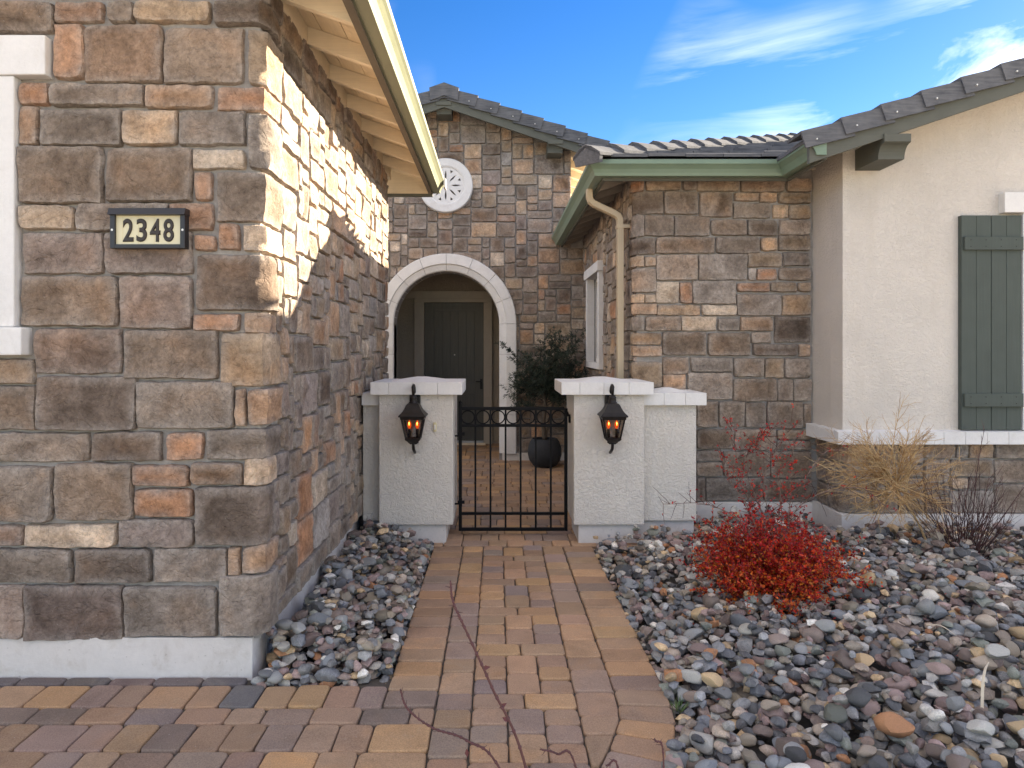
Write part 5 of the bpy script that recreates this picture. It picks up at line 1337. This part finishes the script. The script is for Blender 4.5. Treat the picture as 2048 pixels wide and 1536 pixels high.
for pth in ([(3.18,4.8,.06),(3.22,4.8,.5),(3.26,4.82,.74),(3.30,4.82,.95)], [(3.2,4.8,.06),(3.45,4.8,.42),(3.62,4.82,.62),(3.75,4.82,.72)], [(3.1,4.8,.06),(2.95,4.78,.35),(2.86,4.78,.62)]):
    s_ = spline(pth, 6); st.tube(s_, [.0040-.0026*k/len(s_) for k in range(len(s_))], 4, tint=BC[0])
    for q in range(5, len(s_)): st.tube(bend(s_[q], (s_[q]-s_[q-1]).normalized() + rv(r)*.6, r.uniform(.03, .1), 3, r, -.03, .08), [.0014,.0012,.001,.0008], 3, tint=BC[1])
ob('stems', st, M['twig'], bs, recalc=False)

# thorny twigs standing just in front of the camera
fs = thing('thorny_twig_shrub', 'nearly leafless thorny twigs rising in the foreground over the walkway', 'shrub', (.22, 1.25, -.02))
r = random.Random(51); st = MB(); lv = MB(); TWC = (.080,.028,.026)
for pth, r0 in (([(.20,1.25,-.02),(.12,1.25,.40),(.050,1.25,.762),(-.010,1.25,.905),(-.058,1.25,1.01),(-.078,1.25,1.055),(-.083,1.25,1.092)], .0031),
                ([(.21,1.25,-.02),(.14,1.26,.42),(.012,1.27,.735),(-.055,1.27,.800),(-.115,1.27,.822),(-.160,1.27,.856),(-.174,1.27,.892)], .0026),
                ([(.22,1.25,-.02),(.20,1.26,.45),(.140,1.26,.755),(.105,1.26,.782),(.075,1.26,.790)], .0023), ([(.24,1.25,-.02),(.28,1.25,.42),(.292,1.25,.765),(.276,1.25,.815)], .0023),
                ([(.22,1.25,-.02),(.24,1.25,.42),(.215,1.25,.745),(.190,1.25,.768)], .0023)):
    s_ = spline(pth, 12); st.tube(s_, [r0*(1-.55*k/len(s_)) for k in range(len(s_))], 7, tint=TWC)
    for q in range(14, len(s_)-1, 2):
        t_ = (s_[q+1]-s_[q]).normalized(); p = s_[q]; w = r0*(1-.55*q/len(s_))
        st.tube([p - t_*.004, p, p + t_*.004], [w*.9, w*1.55, w*.9], 6, tint=(.085,.03,.032))
        st.tube([p, p + (rv(r)*.7 + t_*.5).normalized()*r.uniform(.006, .012)], [.0013, .0003], 4, tint=(.10,.05,.04))
for p, d in (((-.028,1.25,.938), (1,0,.15)), ((.003,1.25,.868), (.9,.2,.5)), ((.008,1.25,.852), (.8,-.1,-.4)), ((-.055,1.262,.79), (.1,0,-1))):
    leafquad(lv, Vector(p), Vector(d), Vector((.1, -.9, .3)), .016, .008, (.13,.035,.040))
ob('stems', st, M['twig'], fs, recalc=False, smooth=True); ob('leaf', lv, M['red_leaf'], fs, recalc=False)

# dry straw blades and weeds among the stones
def blade(label, pth, w):
    s_ = spline([(a, b, c + .045) for a, b, c in pth], 6); mb = MB(); n = len(s_)
    for i, p in enumerate(s_):
        t_ = (s_[min(i+1, n-1)]-s_[max(i-1, 0)]).normalized(); s2 = t_.cross(Vector((0, -.5, 1))).normalized(); ww = w*(1-(i/(n-1))**3*.8)*.5
        mb.v += [tuple(p - s2*ww), tuple(p + Vector((0, 0, ww*.5))), tuple(p + s2*ww)]
    for i in range(n-1): mb.f += [(i*3, i*3+1, i*3+4, i*3+3), (i*3+1, i*3+2, i*3+5, i*3+4)]
    o = ob('straw_blade', mb, M['straw'], recalc=False, smooth=True); props(o, label, 'straw', 'straw blades on the cobbles')
blade('long pale straw blade curving over the cobbles nearest the right edge', [(1.84,2.70,.09),(1.87,2.74,.16),(1.92,2.80,.19),(1.99,2.88,.185)], .011)
blade('short straw blade lying mid cobbles, right of the walkway', [(2.08,3.45,.115),(2.12,3.40,.13),(2.15,3.33,.11)], .008)
blade('thin straw blade lying beside the red shrub', [(2.02,4.22,.12),(2.06,4.15,.15),(2.10,4.20,.15)], .008)
mb = MB(); rq = random.Random(88)
for _ in range(420):                                  # fallen leaflets and bits of straw lying in the rock bed
    if rq.random() < .55: x, y = rq.gauss(1.62, .38), rq.gauss(4.15, .30)
    else: x, y = rq.uniform(.85, 3.6), rq.uniform(2.5, 5.3)
    if x < .80 or y > 5.40 or y < 2.4 or x > 3.8: continue
    c = rq.choice(((.42,.03,.02), (.30,.03,.02), (.36,.22,.10), (.46,.34,.20), (.24,.13,.07)))
    leafquad(mb, Vector((x, y, min(.155, .07 + .07*(x-.8)) + rq.uniform(-.01, .03))), Vector((rq.gauss(0, 1), rq.gauss(0, 1), rq.gauss(0, .25))), Vector((rq.gauss(0, .3), rq.gauss(0, .3), 1)), rq.uniform(.010, .026), rq.uniform(.005, .011), c)
lt_ = ob('leaf_litter', mb, M['red_leaf'], recalc=False); props(lt_, 'fallen red and tan leaflets scattered on the cobbles', 'leaf litter', kind='stuff')
def weed(label, x, y, n, s):
    mb = MB(); rq = random.Random(int(x*1000))
    for _ in range(n):
        d = Vector((rq.gauss(0, .5), rq.gauss(0, .5), 1)); c = rq.choice(((.05,.11,.02), (.08,.14,.03), (.12,.15,.04)))
        leafquad(mb, Vector((x + rq.gauss(0, .012), y + rq.gauss(0, .012), .02)), d, Vector((rq.gauss(0, 1), -1, .2)), s*rq.uniform(.6, 1.2), .004, c)
    o = ob('weed_tuft', mb, M['leaf'], recalc=False); props(o, label, 'weed', 'weeds along the walkway edge')
weed('green weed tuft at the left walkway edge near the gate', -.51, 5.05, 26, .07)
weed('green weed tuft where the curved border meets the cobbles', .735, 2.90, 22, .06)
weed('small weed tuft halfway along the left walkway edge', -.50, 4.0, 14, .05)
